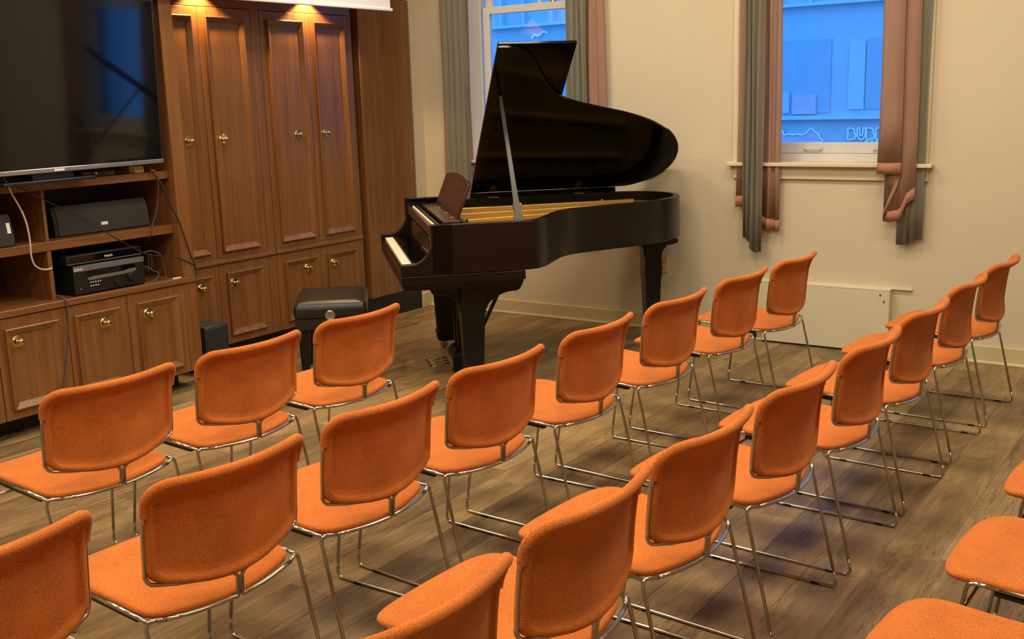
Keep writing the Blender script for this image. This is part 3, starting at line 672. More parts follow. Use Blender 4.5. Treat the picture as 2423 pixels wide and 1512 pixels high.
obj('badge', MB().prism([(-5.153, bq[2] - .026), (-5.1475, bq[2] - .026), (-5.156, bq[2] + .026), (-5.163, bq[2] + .026)], bq[1] - .009, bq[1] + .009, 'y'), 'badge_white', ls)

rc = boxes('av_receiver', 'black audio receiver with grey display band and dials on the lower shelf', 'receiver', (-5.3, 3.545, 0.676))
RX, r0, r1 = -5.128, 3.318, 3.764
obj('body', MB().box(-5.48, RX, r0, r1, 0.684, 0.838), 'black_plastic', rc, bevel=0.003)
for fy in (r0 + .05, r1 - .05):
    for fx in (-5.45, -5.17): obj('foot', MB().lathe([(0, .675), (.018, .675), (.018, .686), (0, .686)], (fx, fy, 0), 'z', 12), 'black_matte', rc)
obj('top_band', MB().box(RX - .002, RX + .003, r0, r1, 0.806, 0.834), 'grey_panel', rc, bevel=0.001)
obj('window_strip', MB().box(RX - .002, RX + .0018, r0 + .08, r1 - .06, 0.770, 0.803), 'tv_glass', rc)
obj('button_bar', MB().prism([(r0 + .075, .765), (r0 + .115, .772), (r0 + .30, .772), (r1 - .09, .780), (r1 - .055, .779), (r1 - .06, .763), (r1 - .10, .757), (r0 + .09, .752)], RX - .001, RX + .004, 'x'), 'display_grey', rc)
obj('volume_dial', MB().lathe([(0, 0), (.026, 0), (.025, .018), (.022, .022), (0, .022)], (RX, r1 - .095, .735), 'x', 24), 'black_plastic', rc)
obj('tuning_dial', MB().lathe([(0, 0), (.017, 0), (.016, .012), (0, .013)], (RX, r1 - .19, .715), 'x', 20), 'black_plastic', rc)
obj('phone_jack', MB().lathe([(0, 0), (.007, 0), (.006, .003), (0, .003)], (RX, r0 + .035, .712), 'x', 12), 'brass', rc)
for i in range(9):
    by = r0 + .095 + (i % 5) * .015; bz = .737 if i < 5 else .718
    obj('button', MB().box(RX, RX + .003, by, by + .005, bz, bz + .006), 'badge_white', rc)
tm = text_mb('SONY', 0.021); tm.v = [(RX + .0035 + c, r0 + .030 + a, .817 + b) for a, b, c in tm.v]
obj('logo', tm, 'badge_white', rc, smooth=False)
dvd = boxes('disc_player', 'slim black disc player lying on the audio receiver', 'disc player', (-5.3, 3.53, 0.838))
obj('body', MB().box(-5.44, -5.136, 3.292, 3.756, 0.846, 0.893), 'black_plastic', dvd, bevel=0.003)
obj('foot', MB().box(-5.42, -5.16, 3.31, 3.33, 0.837, 0.847).box(-5.42, -5.16, 3.72, 3.74, 0.837, 0.847), 'black_matte', dvd)
obj('trim_line', MB().box(-5.137, -5.134, 3.292, 3.756, 0.847, 0.851), 'grey_panel', dvd)
obj('front_glass', MB().box(-5.137, -5.1345, 3.31, 3.745, 0.856, 0.889), 'tv_glass', dvd)
tm = text_mb('PHILIPS', 0.016); tm.v = [(-5.133 + c, 3.545 + a, .868 + b) for a, b, c in tm.v]
obj('logo', tm, 'badge_white', dvd, smooth=False)
cb = boxes('converter_box', 'small black set-top box with red light under the television', 'set-top box', (-5.2, 3.575, 1.297))
obj('body', MB().box(-5.24, -5.160, 3.455, 3.662, 1.297, 1.331), 'black_plastic', cb, bevel=0.003)
obj('led', MB().lathe([(0, 0), (.0035, 0), (.003, .002), (0, .002)], (-5.160, 3.543, 1.317), 'x', 10), 'red_led', cb)
obj('marking', MB().box(-5.1605, -5.1592, 3.467, 3.507, 1.318, 1.323).box(-5.1605, -5.1592, 3.605, 3.645, 1.308, 1.315), 'display_grey', cb)
ad = boxes('power_adapter', 'cream power adapter tucked under the television corner', 'adapter', (-5.2, 3.82, 1.297))
obj('body', MB().box(-5.23, -5.17, 3.80, 3.86, 1.297, 1.337), 'ivory_plate', ad, bevel=0.006)
obj('prong', MB().box(-5.171, -5.160, 3.815, 3.819, 1.312, 1.322).box(-5.171, -5.160, 3.838, 3.842, 1.312, 1.322), 'silver', ad)
eb = boxes('equipment_box', 'dark blue grey metal box standing on the floor beside the media cabinet', 'box', (-5.36, 4.34, 0))
obj('shell', MB().box(-5.445, -5.25, 4.245, 4.432, 0.012, 0.312), 'dark_grey_metal', eb, bevel=0.006)
obj('front_panel', MB().box(-5.252, -5.246, 4.256, 4.422, 0.022, 0.300), 'dark_grey_metal', eb, bevel=0.004)
obj('port', MB().box(-5.247, -5.2445, 4.404, 4.412, 0.215, 0.232).box(-5.247, -5.2445, 4.404, 4.412, 0.19, 0.207), 'black_matte', eb)
obj('foot', MB().box(-5.44, -5.26, 4.255, 4.275, 0, 0.013).box(-5.44, -5.26, 4.40, 4.42, 0, 0.013), 'rubber_foot', eb)
cp = pix_x(419, 664, -5.112)
st_ = obj('plastic_strip', MB().box(cp[0] - .005, cp[0] + .005, cp[1] - .028, cp[1] + .028, 0.6755, 0.683), 'white_plastic', bevel=0.001)
tag(st_, 'small cream plastic strip on the cabinet top by the cables', 'strip')

# ---- cables
def cable(name, label, pts, r, mt_, n=6):
    P = []
    for p in pts:
        if p[2] == 'z': P.append(pix_z(p[0], p[1], p[3]))
        else: P.append(pix_x(p[0], p[1], p[2]))
    o = obj(name, MB().tube(catmull(P, n), r, 8), mt_, angle=180); tag(o, label, 'cable'); return o
cable('cream_cable', 'thick cream cable looping from the television to the shelf divider', [(8, 418, -5.06), (16, 432, -5.08), (30, 462, -5.11), (50, 497, -5.115), (63, 530, -5.115), (71, 570, -5.115), (74, 605, -5.12), (82, 627, -5.13), (98, 637, -5.14), (115, 637, -5.145), (123, 634, -5.15)], 0.0045, 'cable_cream')
cable('slack_cable', 'thin dark cable sagging from the television across the speaker and disc player', [(8, 418, -5.05), (25, 433, -5.07), (60, 450, -5.09), (110, 476, -5.10), (170, 505, -5.10), (235, 540, -5.10), (285, 570, -5.10), (345, 600, -5.10), (385, 606, -5.10), (425, 612, -5.10), (455, 625, -5.10), (463, 640, -5.095)], 0.0032, 'cable_black')
cable('grey_cable', 'grey cable hanging from the shelf edge beside the centre speaker', [(352, 392, -5.16), (368, 415, -5.145), (374, 440, -5.14), (373, 475, -5.14), (369, 505, -5.14), (362, 528, -5.14), (358, 552, -5.14), (352, 566, -5.17), (343, 571, -5.22)], 0.0034, 'cable_grey')
cable('black_cable', 'black cable hanging over the cabinet side edge to the countertop', [(340, 395, -5.17), (352, 402, -5.15), (362, 412, -5.13), (375, 424, -5.12), (388, 450, -5.105), (405, 490, -5.10), (422, 520, -5.098), (436, 560, -5.096), (452, 605, -5.094), (463, 632, -5.092), (465, 645, -5.092), (463, 655, -5.094)], 0.0038, 'cable_black')
cable('curled_cable', 'dark cable curled beside the audio receiver', [(338, 600, -5.17), (352, 594, -5.16), (368, 596, -5.155), (380, 605, -5.15), (388, 630, -5.145), (392, 650, -5.14), (393, 663, -5.14), (382, 658, -5.17), (370, 655, -5.19)], 0.0036, 'cable_grey')
cable('coiled_lead', 'loop of dark lead beside the audio receiver dial', [(339, 630, -5.18), (352, 634, -5.16), (365, 642, -5.15), (374, 645, -5.14), (374, 655, -5.135), (362, 666, -5.13), (345, 670, -5.14), (335, 669, -5.15)], 0.0036, 'cable_grey')
cable('short_lead', 'short pair of dark leads rising behind the audio receiver', [(350, 645, -5.20), (352, 622, -5.20), (351, 603, -5.20), (357, 606, -5.20), (360, 625, -5.20), (357, 640, -5.20)], 0.003, 'cable_grey')
cable('floor_cable', 'long dark cable running down the cabinet doors onto the floor', [(133, 700, -5.14), (148, 703, -5.11), (156, 715, -5.092), (160, 740, -5.090), (161, 780, -5.088), (158, 840, -5.086), (152, 890, -5.085), (146, 930, -5.085), (135, 965, -5.09), (110, 988, 'z', 0.006), (80, 1002, 'z', 0.006), (45, 1022, 'z', 0.006), (0, 1043, 'z', 0.006), (-40, 1052, 'z', 0.006)], 0.0042, 'cable_grey')
pg = obj('red_plug', MB().lathe([(0, 0), (.007, 0), (.008, .01), (.006, .028), (0, .028)], tuple(pix_x(357, 404, -5.15)), 'y', 12), 'red_plug'); tag(pg, 'red audio plug dangling at the shelf edge under the television', 'plug')

# ================================================================== grand piano (local x: keyboard to tail, local y: treble to bass side)
pn = thing('grand_piano', 'dark grand piano with raised lid and open keyboard by the window', 'piano', (-3.755, 4.385, 0), rz=math.radians(45.315))
pn['_s'] = 0.97; pn['_z'] = 0.0495   # overall size of the instrument; the legs below reach the floor
ZF = -0.051
ctrl = [(.176, 1.55), (.6, 1.55), (1.1, 1.55), (1.62, 1.55), (1.84, 1.515), (1.98, 1.40), (2.04, 1.24), (2.02, 1.07), (1.935, .92), (1.79, .79), (1.60, .69), (1.40, .615), (1.22, .545), (1.11, .485), (1.02, .39), (.93, .235), (.86, .10), (.79, .025), (.70, .0), (.5, .0), (.176, .0)]
rim_o = catmull(ctrl, 5)
def offset(path, d):
    out = []
    for i, p in enumerate(path):
        a, c = path[max(i - 1, 0)], path[min(i + 1, len(path) - 1)]
        t = np.array(c) - np.array(a); t /= np.linalg.norm(t); out.append(np.array(p) + d * np.array((t[1], -t[0])) * -1)
    return out
# travelling bass -> tail -> treble the inside lies on the right hand
rim_i = offset(rim_o, -0.042)
ZR0, ZR1 = 0.684, 0.967
rr = []
for o_, i_ in zip(rim_o, rim_i):
    rr.append([(o_[0], o_[1], ZR0), (o_[0], o_[1], ZR1), (i_[0], i_[1], ZR1), (i_[0], i_[1], ZR0)])
obj('rim', MB().loft(rr), 'mahogany_dark', pn, bevel=0.005)
inner = [tuple(p) for p in offset(rim_o, -0.02)]
obj('soundboard', MB().prism(inner, 0.70, 0.72, 'z'), 'mahogany_dark', pn)
# arms with the scooped cheeks
cheek = [(0, .684), (0, .744), (.004, .749), (.082, .749), (.12, .768), (.155, .803), (.180, .848), (.190, .890), (.186, .925), (.176, .945), (.172, ZR1), (.30, ZR1), (.30, .684)]
for y0 in (0.0, 1.502):
    obj('arm', MB().prism(cheek, y0, y0 + 0.048, 'y'), 'mahogany_dark', pn, bevel=0.003, angle=30)
obj('key_bed', MB().box(0.0, .712, 0.0, 1.55, .630, .682), 'mahogany_dark', pn, bevel=0.003)
obj('key_bed_moulding', MB().box(.006, .700, 0.008, 1.542, .612, .631).box(.014, .688, 0.016, 1.534, .598, .613), 'mahogany_dark', pn, bevel=0.003)
obj('key_slip', MB().box(.004, .022, .048, 1.502, .683, .722), 'piano_black', pn, bevel=0.003)
for y0 in (.048, 1.437):
    obj('key_block', MB().box(.024, .17, y0, y0 + .065, .683, .738), 'piano_black', pn, bevel=0.004)
k0, k1 = .115, 1.435; kw = (k1 - k0) / 52
wk = MB(); bk = MB()
for k in range(52):
    wk.box(.022, .168, k0 + k * kw + .0005, k0 + (k + 1) * kw - .0005, .70, .733)
order = 'ABCDEFG'
for k in range(51):                     # treble end first: counting down from C
    n_ = order[(2 - k) % 7]             # white key name
    if n_ in 'BAGED' and True:
        has = {'B': True, 'A': True, 'G': True, 'E': True, 'D': True}[n_]
        if has: bk.prism([(.072, .733), (.076, .745), (.168, .745), (.168, .733)], k0 + (k + 1) * kw - .0062, k0 + (k + 1) * kw + .0062, 'y')
tag(obj('white_keys', wk, 'ivory', pn, smooth=False), 'row of ivory white keys', kind='stuff')
tag(obj('black_keys', bk, 'piano_black', pn, smooth=False), 'row of black keys', kind='stuff')
fb = catmull([(.169, .737), (.178, .775), (.192, .82), (.200, .86), (.196, .885)], 4)
obj('fallboard', MB().prism([tuple(p) for p in fb] + [(p[0] + .018, p[1]) for p in fb[::-1]], .05, 1.50, 'y'), 'piano_black', pn, angle=30)
obj('name_rail', MB().box(.190, .214, .048, 1.502, .885, .938).box(.186, .216, .055, .075, .895, .935), 'mahogany_desk', pn, bevel=0.004)
obj('felt_strip', MB().box(.222, .232, .06, 1.46, .925, .941), 'felt', pn, bevel=0.002)
obj('pin_block', MB().box(.214, .46, .045, 1.505, .70, .90), 'piano_satin', pn)
obj('desk_rail', MB().box(.24, .258, .05, 1.5, .90, .945).box(.40, .42, .05, 1.5, .90, .945), 'piano_satin', pn, bevel=0.002)
obj('desk_tray', MB().box(.285, .392, .30, 1.46, .930, .950), 'mahogany_desk', pn, bevel=0.003)
for yy in (.52, .80, 1.15):
    obj('desk_hinge', MB().box(.358, .378, yy - .022, yy + .022, .949, .953), 'old_brass', pn, bevel=0.001)
# music desk
dk = []
NQ = 24
for i in range(NQ + 1):
    t = i / NQ; yq = .40 + 1.02 * t
    h = .222 + .035 * (math.sin(math.pi * t) ** 0.7 if 0 < t < 1 else 0)
    if t < .06 or t > .94: h = .222
    dk.append((yq, h))
poly = [(.40, 0.0)] + dk + [(1.42, 0.0)]
poly = poly[::-1]
def desk(y, h, off):
    a = math.radians(22)
    return (.378 + h * math.sin(a) + off * math.cos(a), y, .950 + h * math.cos(a) - off * math.sin(a))
vs = [desk(y, h, 0) for y, h in poly] + [desk(y, h, .016) for y, h in poly]; n_ = len(poly)
obj('music_desk', MB().add(vs, [tuple(range(n_)), tuple(range(2 * n_ - 1, n_ - 1, -1))] + [(i, n_ + i, n_ + (i + 1) % n_, (i + 1) % n_) for i in range(n_)]), 'mahogany_desk', pn, bevel=0.003)
obj('desk_prop', MB().tube([(.40, .48, .952), (.445, .48, 1.05)], .005, 6), 'old_brass', pn)
# cast plate, struts and strings
pl_i = [tuple(p) for p in offset(rim_o, -0.075)]
plate = [p for p in pl_i if p[0] > .46]
obj('iron_plate', MB().prism(plate, .862, .876, 'z'), 'gold_plate', pn, bevel=0.004)
for (a, c_) in (((.47, 1.30), (1.78, 1.36)), ((.47, .95), (1.80, 1.12)), ((.47, .60), (1.52, .86)), ((.47, .22), (.92, .40))):
    d_ = np.array(c_) - np.array(a); L_ = np.linalg.norm(d_); d_ /= L_; nn = np.array((-d_[1], d_[0])) * .016
    A, C = np.array(a), np.array(c_)
    obj('plate_strut', MB().prism([tuple(A + nn), tuple(A - nn), tuple(C - nn), tuple(C + nn)], .874, .925, 'z'), 'gold_plate', pn, bevel=0.006)
ext = [p for p in offset(rim_o, -0.06) if p[0] > .47]; ein = [p for p in offset(rim_o, -0.13) if p[0] > .47]
nmin = min(len(ext), len(ein))
obj('plate_flange', MB().loft([[(a[0], a[1], .87), (a[0], a[1], .905), (c_[0], c_[1], .895), (c_[0], c_[1], .87)] for a, c_ in zip(ext[:nmin], ein[:nmin])]), 'gold_plate', pn, angle=30)
sg = MB()
for k in range(60):
    t = k / 59; y0 = .20 + 1.2 * t; L_ = .45 + 1.02 * (t ** .9)
    x0, x1 = .50, min(.50 + L_, 1.82)
    sg.add([(x0, y0, .893), (x0, y0 + .0016, .893), (x1, y0 + .09 * (1 - t) + .0016, .893), (x1, y0 + .09 * (1 - t), .893)], [(0, 1, 2, 3)])
tag(obj('strings', sg, 'steel_string', pn, smooth=False), 'piano strings', kind='stuff')
for (a, c_) in ((.98, 1.44), (1.56, 1.40)):
    obj('plate_bolt', MB().lathe([(0, .876), (.008, .876), (.006, .905), (.013, .915), (.010, .928), (0, .931)], (a, c_, 0), 'z', 12), 'old_brass', pn)
# lid
PHI = math.radians(36.6); QS, ZHN = 1.55, 1.0
def lidp(p_, s_, off): return (p_, QS - s_ * math.cos(PHI) + off * math.sin(PHI), ZHN + s_ * math.sin(PHI) + off * math.cos(PHI))
lo_ = [(p[0] + (.012 if p[0] > 1.9 else 0), QS - p[1]) for p in offset(rim_o, 0.012)]
lid_poly = [(.645, 0.0)] + [(a, max(s_, 0.0)) for a, s_ in lo_ if a > .66] + [(.645, 1.562)]
def slab(poly, o0, o1):
    n = len(poly); vs = [lidp(a, s_, o0) for a, s_ in poly] + [lidp(a, s_, o1) for a, s_ in poly]
    return MB().add(vs, [tuple(range(n)), tuple(range(2 * n - 1, n - 1, -1))] + [(i, n + i, n + (i + 1) % n, (i + 1) % n) for i in range(n)])
obj('lid', slab(lid_poly, 0.0, 0.022), 'piano_black', pn, bevel=0.004)
flap = [(.648, 0.02), (1.118, 0.02), (1.118, 1.566), (.648, 1.566)]
fo = obj('lid_flap', slab(flap, 0.024, 0.044), 'piano_black', pn, bevel=0.004)
fm = MB(); rings = []
for d_, h_ in ((.022, .0), (.022, -.003), (.030, -.003), (.032, 0)):
    rings.append([lidp(.648 + d_, .02 + d_, .024 + h_), lidp(1.118 - d_, .02 + d_, .024 + h_), lidp(1.118 - d_, 1.566 - d_, .024 + h_), lidp(.648 + d_, 1.566 - d_, .024 + h_)])
obj('flap_bead', fm.loft(rings, True, False), 'piano_black', fo)
for k in range(11):
    s_ = .10 + k * .135
    c_ = lidp(.69, s_, -.001)
    obj('hinge_screw', MB().lathe([(0, 0), (.0055, 0), (.004, -.0025), (0, -.003)], c_, 'z', 8), 'old_brass', pn)
for pp in (.80, 1.42):
    h_ = obj('lid_hinge', MB().box(pp - .035, pp + .035, QS - .05, QS - .002, .966, .972).add([lidp(pp - .03, .01, -.001), lidp(pp + .03, .01, -.001), lidp(pp + .02, .07, -.001), lidp(pp, .095, -.001), lidp(pp - .02, .07, -.001), lidp(pp - .03, .01, -.004), lidp(pp + .03, .01, -.004), lidp(pp + .02, .07, -.004), lidp(pp, .095, -.004), lidp(pp - .02, .07, -.004)], [(4, 3, 2, 1, 0), (5, 6, 7, 8, 9)] + [(i, (i + 1) % 5, 5 + (i + 1) % 5, 5 + i) for i in range(5)]).tube([(pp - .035, QS - .004, .985), (pp + .035, QS - .004, .985)], .007, 8), 'old_brass', pn)
obj('spine_ledge', MB().box(.176, .60, QS - .055, QS + .004, ZR1 - .002, .990), 'piano_black', pn, bevel=0.004)
obj('spine_ledge', MB().box(.64, 1.70, QS - .012, QS + .004, ZR1 - .002, 1.0), 'piano_black', pn)
# prop stick
pb, pt_ = np.array((.700, .10, .955)), np.array((.716, .655, 1.662))
axd = (pt_ - pb) / np.linalg.norm(pt_ - pb); wv_ = np.array((1.0, 0, 0)); wv_ -= axd * (wv_ @ axd); wv_ /= np.linalg.norm(wv_); th = np.cross(axd, wv_)
rings = []
for t, w_ in ((0, .027), (.03, .029), (.06, .020), (.09, .019), (.115, .023), (.15, .017), (.3, .0145), (.7, .0115), (1.0, .0095)):
    c_ = pb + (pt_ - pb) * t
    rings.append([tuple(c_ + wv_ * w_ * sx + th * .008 * sy) for sx, sy in ((-1, -1), (1, -1), (1, 1), (-1, 1))])
obj('lid_prop', MB().loft(rings), 'prop_grey', pn, bevel=0.002)
# legs
def leg(cx, cy, ztop, bracket=True, k=1.0):
    root = obj('leg', MB(), 'piano_satin', pn)
    bpy.data.objects.remove(root)
    mb = MB()
    def sq(w, z, w2=None):
        w2 = w2 or w
        return [(cx - w / 2, cy - w2 / 2, z), (cx + w / 2, cy - w2 / 2, z), (cx + w / 2, cy + w2 / 2, z), (cx - w / 2, cy + w2 / 2, z)]
    prof = [(.140, ztop), (.150, .43), (.142, .425), (.138, .40), (.110, .135 + ZF), (.126, .122 + ZF), (.128, .114 + ZF), (.112, .066 + ZF), (.085, .058 + ZF)]
    mb.loft([sq(w * k, z) for w, z in prof])
    lg = obj('leg', mb, 'piano_satin', pn, bevel=0.004)
    if bracket:
        br = [(cx - .235, ztop + .002), (cx - .235, .560), (cx - .225, .545), (cx - .195, .543)]
        for k in range(1, 9):
            t = k / 8; br.append((cx - .195 + .125 * math.sin(t * math.pi / 2), .43 + .113 * math.cos(t * math.pi / 2)))
        rt = [(2 * cx - x_ + .05 * max(0, (z_ - .45) / .1), z_) for x_, z_ in br[::-1]]
        obj('leg_bracket', MB().prism(br + rt, cy - .045, cy + .045, 'y'), 'piano_satin', lg, bevel=0.004)
    obj('caster', MB().lathe([(0, -.009), (.024, -.009), (.028, -.006), (.028, .006), (.024, .009), (0, .009)], (cx - .012, cy, .0285 + ZF), 'y', 18).box(cx - .018, cx + .006, cy - .018, cy - .012, .02 + ZF, .058 + ZF).box(cx - .018, cx + .006, cy + .012, cy + .018, .02 + ZF, .058 + ZF).box(cx - .02, cx + .02, cy - .018, cy + .018, .05 + ZF, .062 + ZF), 'old_brass', lg, bevel=0.0015)
    return lg
leg(.415, .17, .600); leg(.398, 1.34, .600)
lg3 = leg(1.79, 1.00, .655, bracket=False, k=.80)
obj('leg_bracket', MB().prism([(1.55, .685), (1.55, .662), (1.57, .655), (1.70, .655), (1.722, .62), (1.735, .52), (1.845, .52), (1.86, .60), (1.89, .638), (1.95, .645), (1.95, .685)], .955, 1.045, 'y').box(1.64, 1.95, .90, 1.12, .658, .686), 'piano_satin', lg3, bevel=0.004)
# pedal lyre
LC = .70
ly = obj('lyre', MB().box(.385, .425, LC - .085, LC - .05, .15 + ZF, .60).box(.385, .425, LC + .05, LC + .085, .15 + ZF, .60).box(.34, .47, LC - .12, LC + .12, .57, .60), 'piano_satin', pn, bevel=0.004)
obj('pedal_box', MB().loft([[(x_, y_, z_) for x_, y_ in ((.345 - e, LC - .125 - e), (.465 + e, LC - .125 - e), (.465 + e, LC + .125 + e), (.345 - e, LC + .125 + e))] for e, z_ in ((0, .02 + ZF), (0, .115 + ZF), (-.012, .135 + ZF), (-.03, .155 + ZF))]), 'piano_satin', ly, bevel=0.003)
for k in (-1, 0, 1):
    yy = LC + k * .075
    pa = catmull([(.36, yy, .065 + ZF), (.30, yy, .062 + ZF), (.25, yy, .052 + ZF), (.215, yy, .052 + ZF), (.195, yy, .060 + ZF)], 4)
    rings = []
    for i, p_ in enumerate(pa):
        w_ = .008 + .009 * min(1, i / 9)
        rings.append([(p_[0], p_[1] - w_, p_[2] - .004), (p_[0], p_[1] + w_, p_[2] - .004), (p_[0], p_[1] + w_, p_[2] + .004), (p_[0], p_[1] - w_, p_[2] + .004)])
    obj('pedal', MB().loft(rings), 'chrome', ly, bevel=0.002)
obj('pedal_plate', MB().box(.340, .346, LC - .11, LC + .11, .04 + ZF, .10 + ZF), 'silver', ly)
for s_ in (-1, 1):
    obj('lyre_brace', MB().tube([(.46, LC + s_ * .06, .10 + ZF), (.73, LC + s_ * .10, .60)], .012, 8), 'piano_satin', ly)

# ------------------------------------------------------------------ piano bench
bn = thing('piano_bench', 'black leather piano bench with round metal height knob by the keyboard', 'bench', (-4.625, 4.735, 0), rz=math.radians(131))
BL, BW = .285, .215
def rrect(a, c_, r, z, n=5):
    out = []
    for sx, sy, t0 in ((1, 1, 0), (-1, 1, 90), (-1, -1, 180), (1, -1, 270)):
        for k in range(n + 1):
            t = math.radians(t0 + 90 * k / n); out.append((sx * (a - r) + r * math.cos(t), sy * (c_ - r) + r * math.sin(t), z))
    return out
obj('cushion', MB().loft([rrect(BL - .012, BW - .012, .02, .395), rrect(BL, BW, .022, .405), rrect(BL + .003, BW + .003, .025, .44), rrect(BL - .002, BW - .002, .03, .475), rrect(BL - .018, BW - .018, .03, .492), rrect(BL - .06, BW - .06, .03, .500), rrect(.06, .05, .02, .504)]), 'leather', bn, angle=60)
obj('skirt', MB().loft([rrect(BL - .004, BW - .004, .012, .335), rrect(BL - .004, BW - .004, .012, .397)]), 'leather', bn)
obj('frame', MB().loft([rrect(BL - .02, BW - .02, .01, .315), rrect(BL - .02, BW - .02, .01, .340)]), 'piano_satin', bn, bevel=0.003)
kn_ = obj('height_knob', MB().lathe([(0, 0), (.012, 0), (.012, .012), (.030, .014), (.032, .022), (.028, .030), (.020, .030), (.018, .022), (0, .022)], (0, 0, 0), 'x', 24), 'silver', bn)
kn_.location = (-BL - .001, .0, .418); kn_.rotation_euler = (0, 0, math.pi)
for sx in (-1, 1):
    for sy in (-1, 1):
        cx, cy = sx * (BL - .055), sy * (BW - .05)
        obj('leg', MB().loft([[(cx + sx * o + a * w_, cy + sy * o + b_ * w_, z_) for a, b_ in ((-1, -1), (1, -1), (1, 1), (-1, 1))] for w_, o, z_ in ((.033, 0, .318), (.027, .002, .16), (.020, .004, .0))]), 'piano_satin', bn, bevel=0.003)

# ================================================================== stacking chairs (local x forward, local y left)
RB = 0.0056
def bow(v): return .050 * (v / .239) ** 2
def zbot(v): return .487 + .052 * (v / .239) ** 2
def uback(v, z):
    f = .018 * max(0, (z - .5) / .22) ** 2 if z < .72 else .018 + .033 * min(1.3, (z - .72) / .07) ** 1.5 + .018 * 2 / .22 * (z - .72) * .3
    return -.222 + bow(v) - f
BH = .300
def back_pt(v, h, off):
    w = h / BH; zb = zbot(v); zt = .787 + .004 * (v / .2) ** 2
    z = zb + (zt - zb) * w
    return (uback(v, z) + off, v, z)
def back_outline(n=7):
    out = []; W = .2395
    for cx, cy, r, t0 in ((W - .046, BH - .046, .046, 0), (-W + .046, BH - .046, .046, 90), (-W + .034, .034, .034, 180), (W - .034, .034, .034, 270)):
        for k in range(n + 1):
            t = math.radians(t0 + 90 * k / n); out.append((cx + r * math.cos(t), cy + r * math.sin(t)))
        nxt = {0: None}
    # densify the straight runs
    res = []
    for i, p in enumerate(out):
        q = out[(i + 1) % len(out)]; d = math.hypot(q[0] - p[0], q[1] - p[1]); m_ = max(1, int(d / .035))
        for k in range(m_): res.append((p[0] + (q[0] - p[0]) * k / m_, p[1] + (q[1] - p[1]) * k / m_))
    return res
BO = back_outline()
def back_ring(sc, off):
    c = (0, BH / 2); W = .2395
    ins = (1 - sc) * W
    kx, ky = (W - ins) / W, (BH / 2 - ins) / (BH / 2)
    return [back_pt(p[0] * kx, c[1] + (p[1] - c[1]) * max(ky, 0.02), off) for p in BO]
def seat_z(u, v):
    z = .4275 + .0105 * (v / .23) ** 2 * max(0, min(1, (.1 - u) / .3)) + .068 * (u + .2)
    if u > .17: z -= 1.5 * (u - .17) ** 2
    return z
SO = catmull([(-.207, 0), (-.202, .06), (-.191, .12), (-.178, .17), (-.163, .205), (-.138, .226), (-.10, .2305), (0, .2315), (.10, .2335), (.185, .2345), (.240, .224), (.272, .195), (.288, .150), (.295, .08), (.298, 0),
              (.295, -.08), (.288, -.150), (.272, -.195), (.240, -.224), (.185, -.2345), (.10, -.2335), (0, -.2315), (-.10, -.2305), (-.138, -.226), (-.163, -.205), (-.178, -.17), (-.191, -.12), (-.202, -.06)], 3, True)
def seat_ring(sc, off):
    c = (.06, 0)
    return [((c[0] + (p[0] - c[0]) * sc), p[1] * sc, seat_z(c[0] + (p[0] - c[0]) * sc, p[1] * sc) + off) for p in SO]
def lerp(a, b_, t): return tuple(np.array(a) * (1 - t) + np.array(b_) * t)

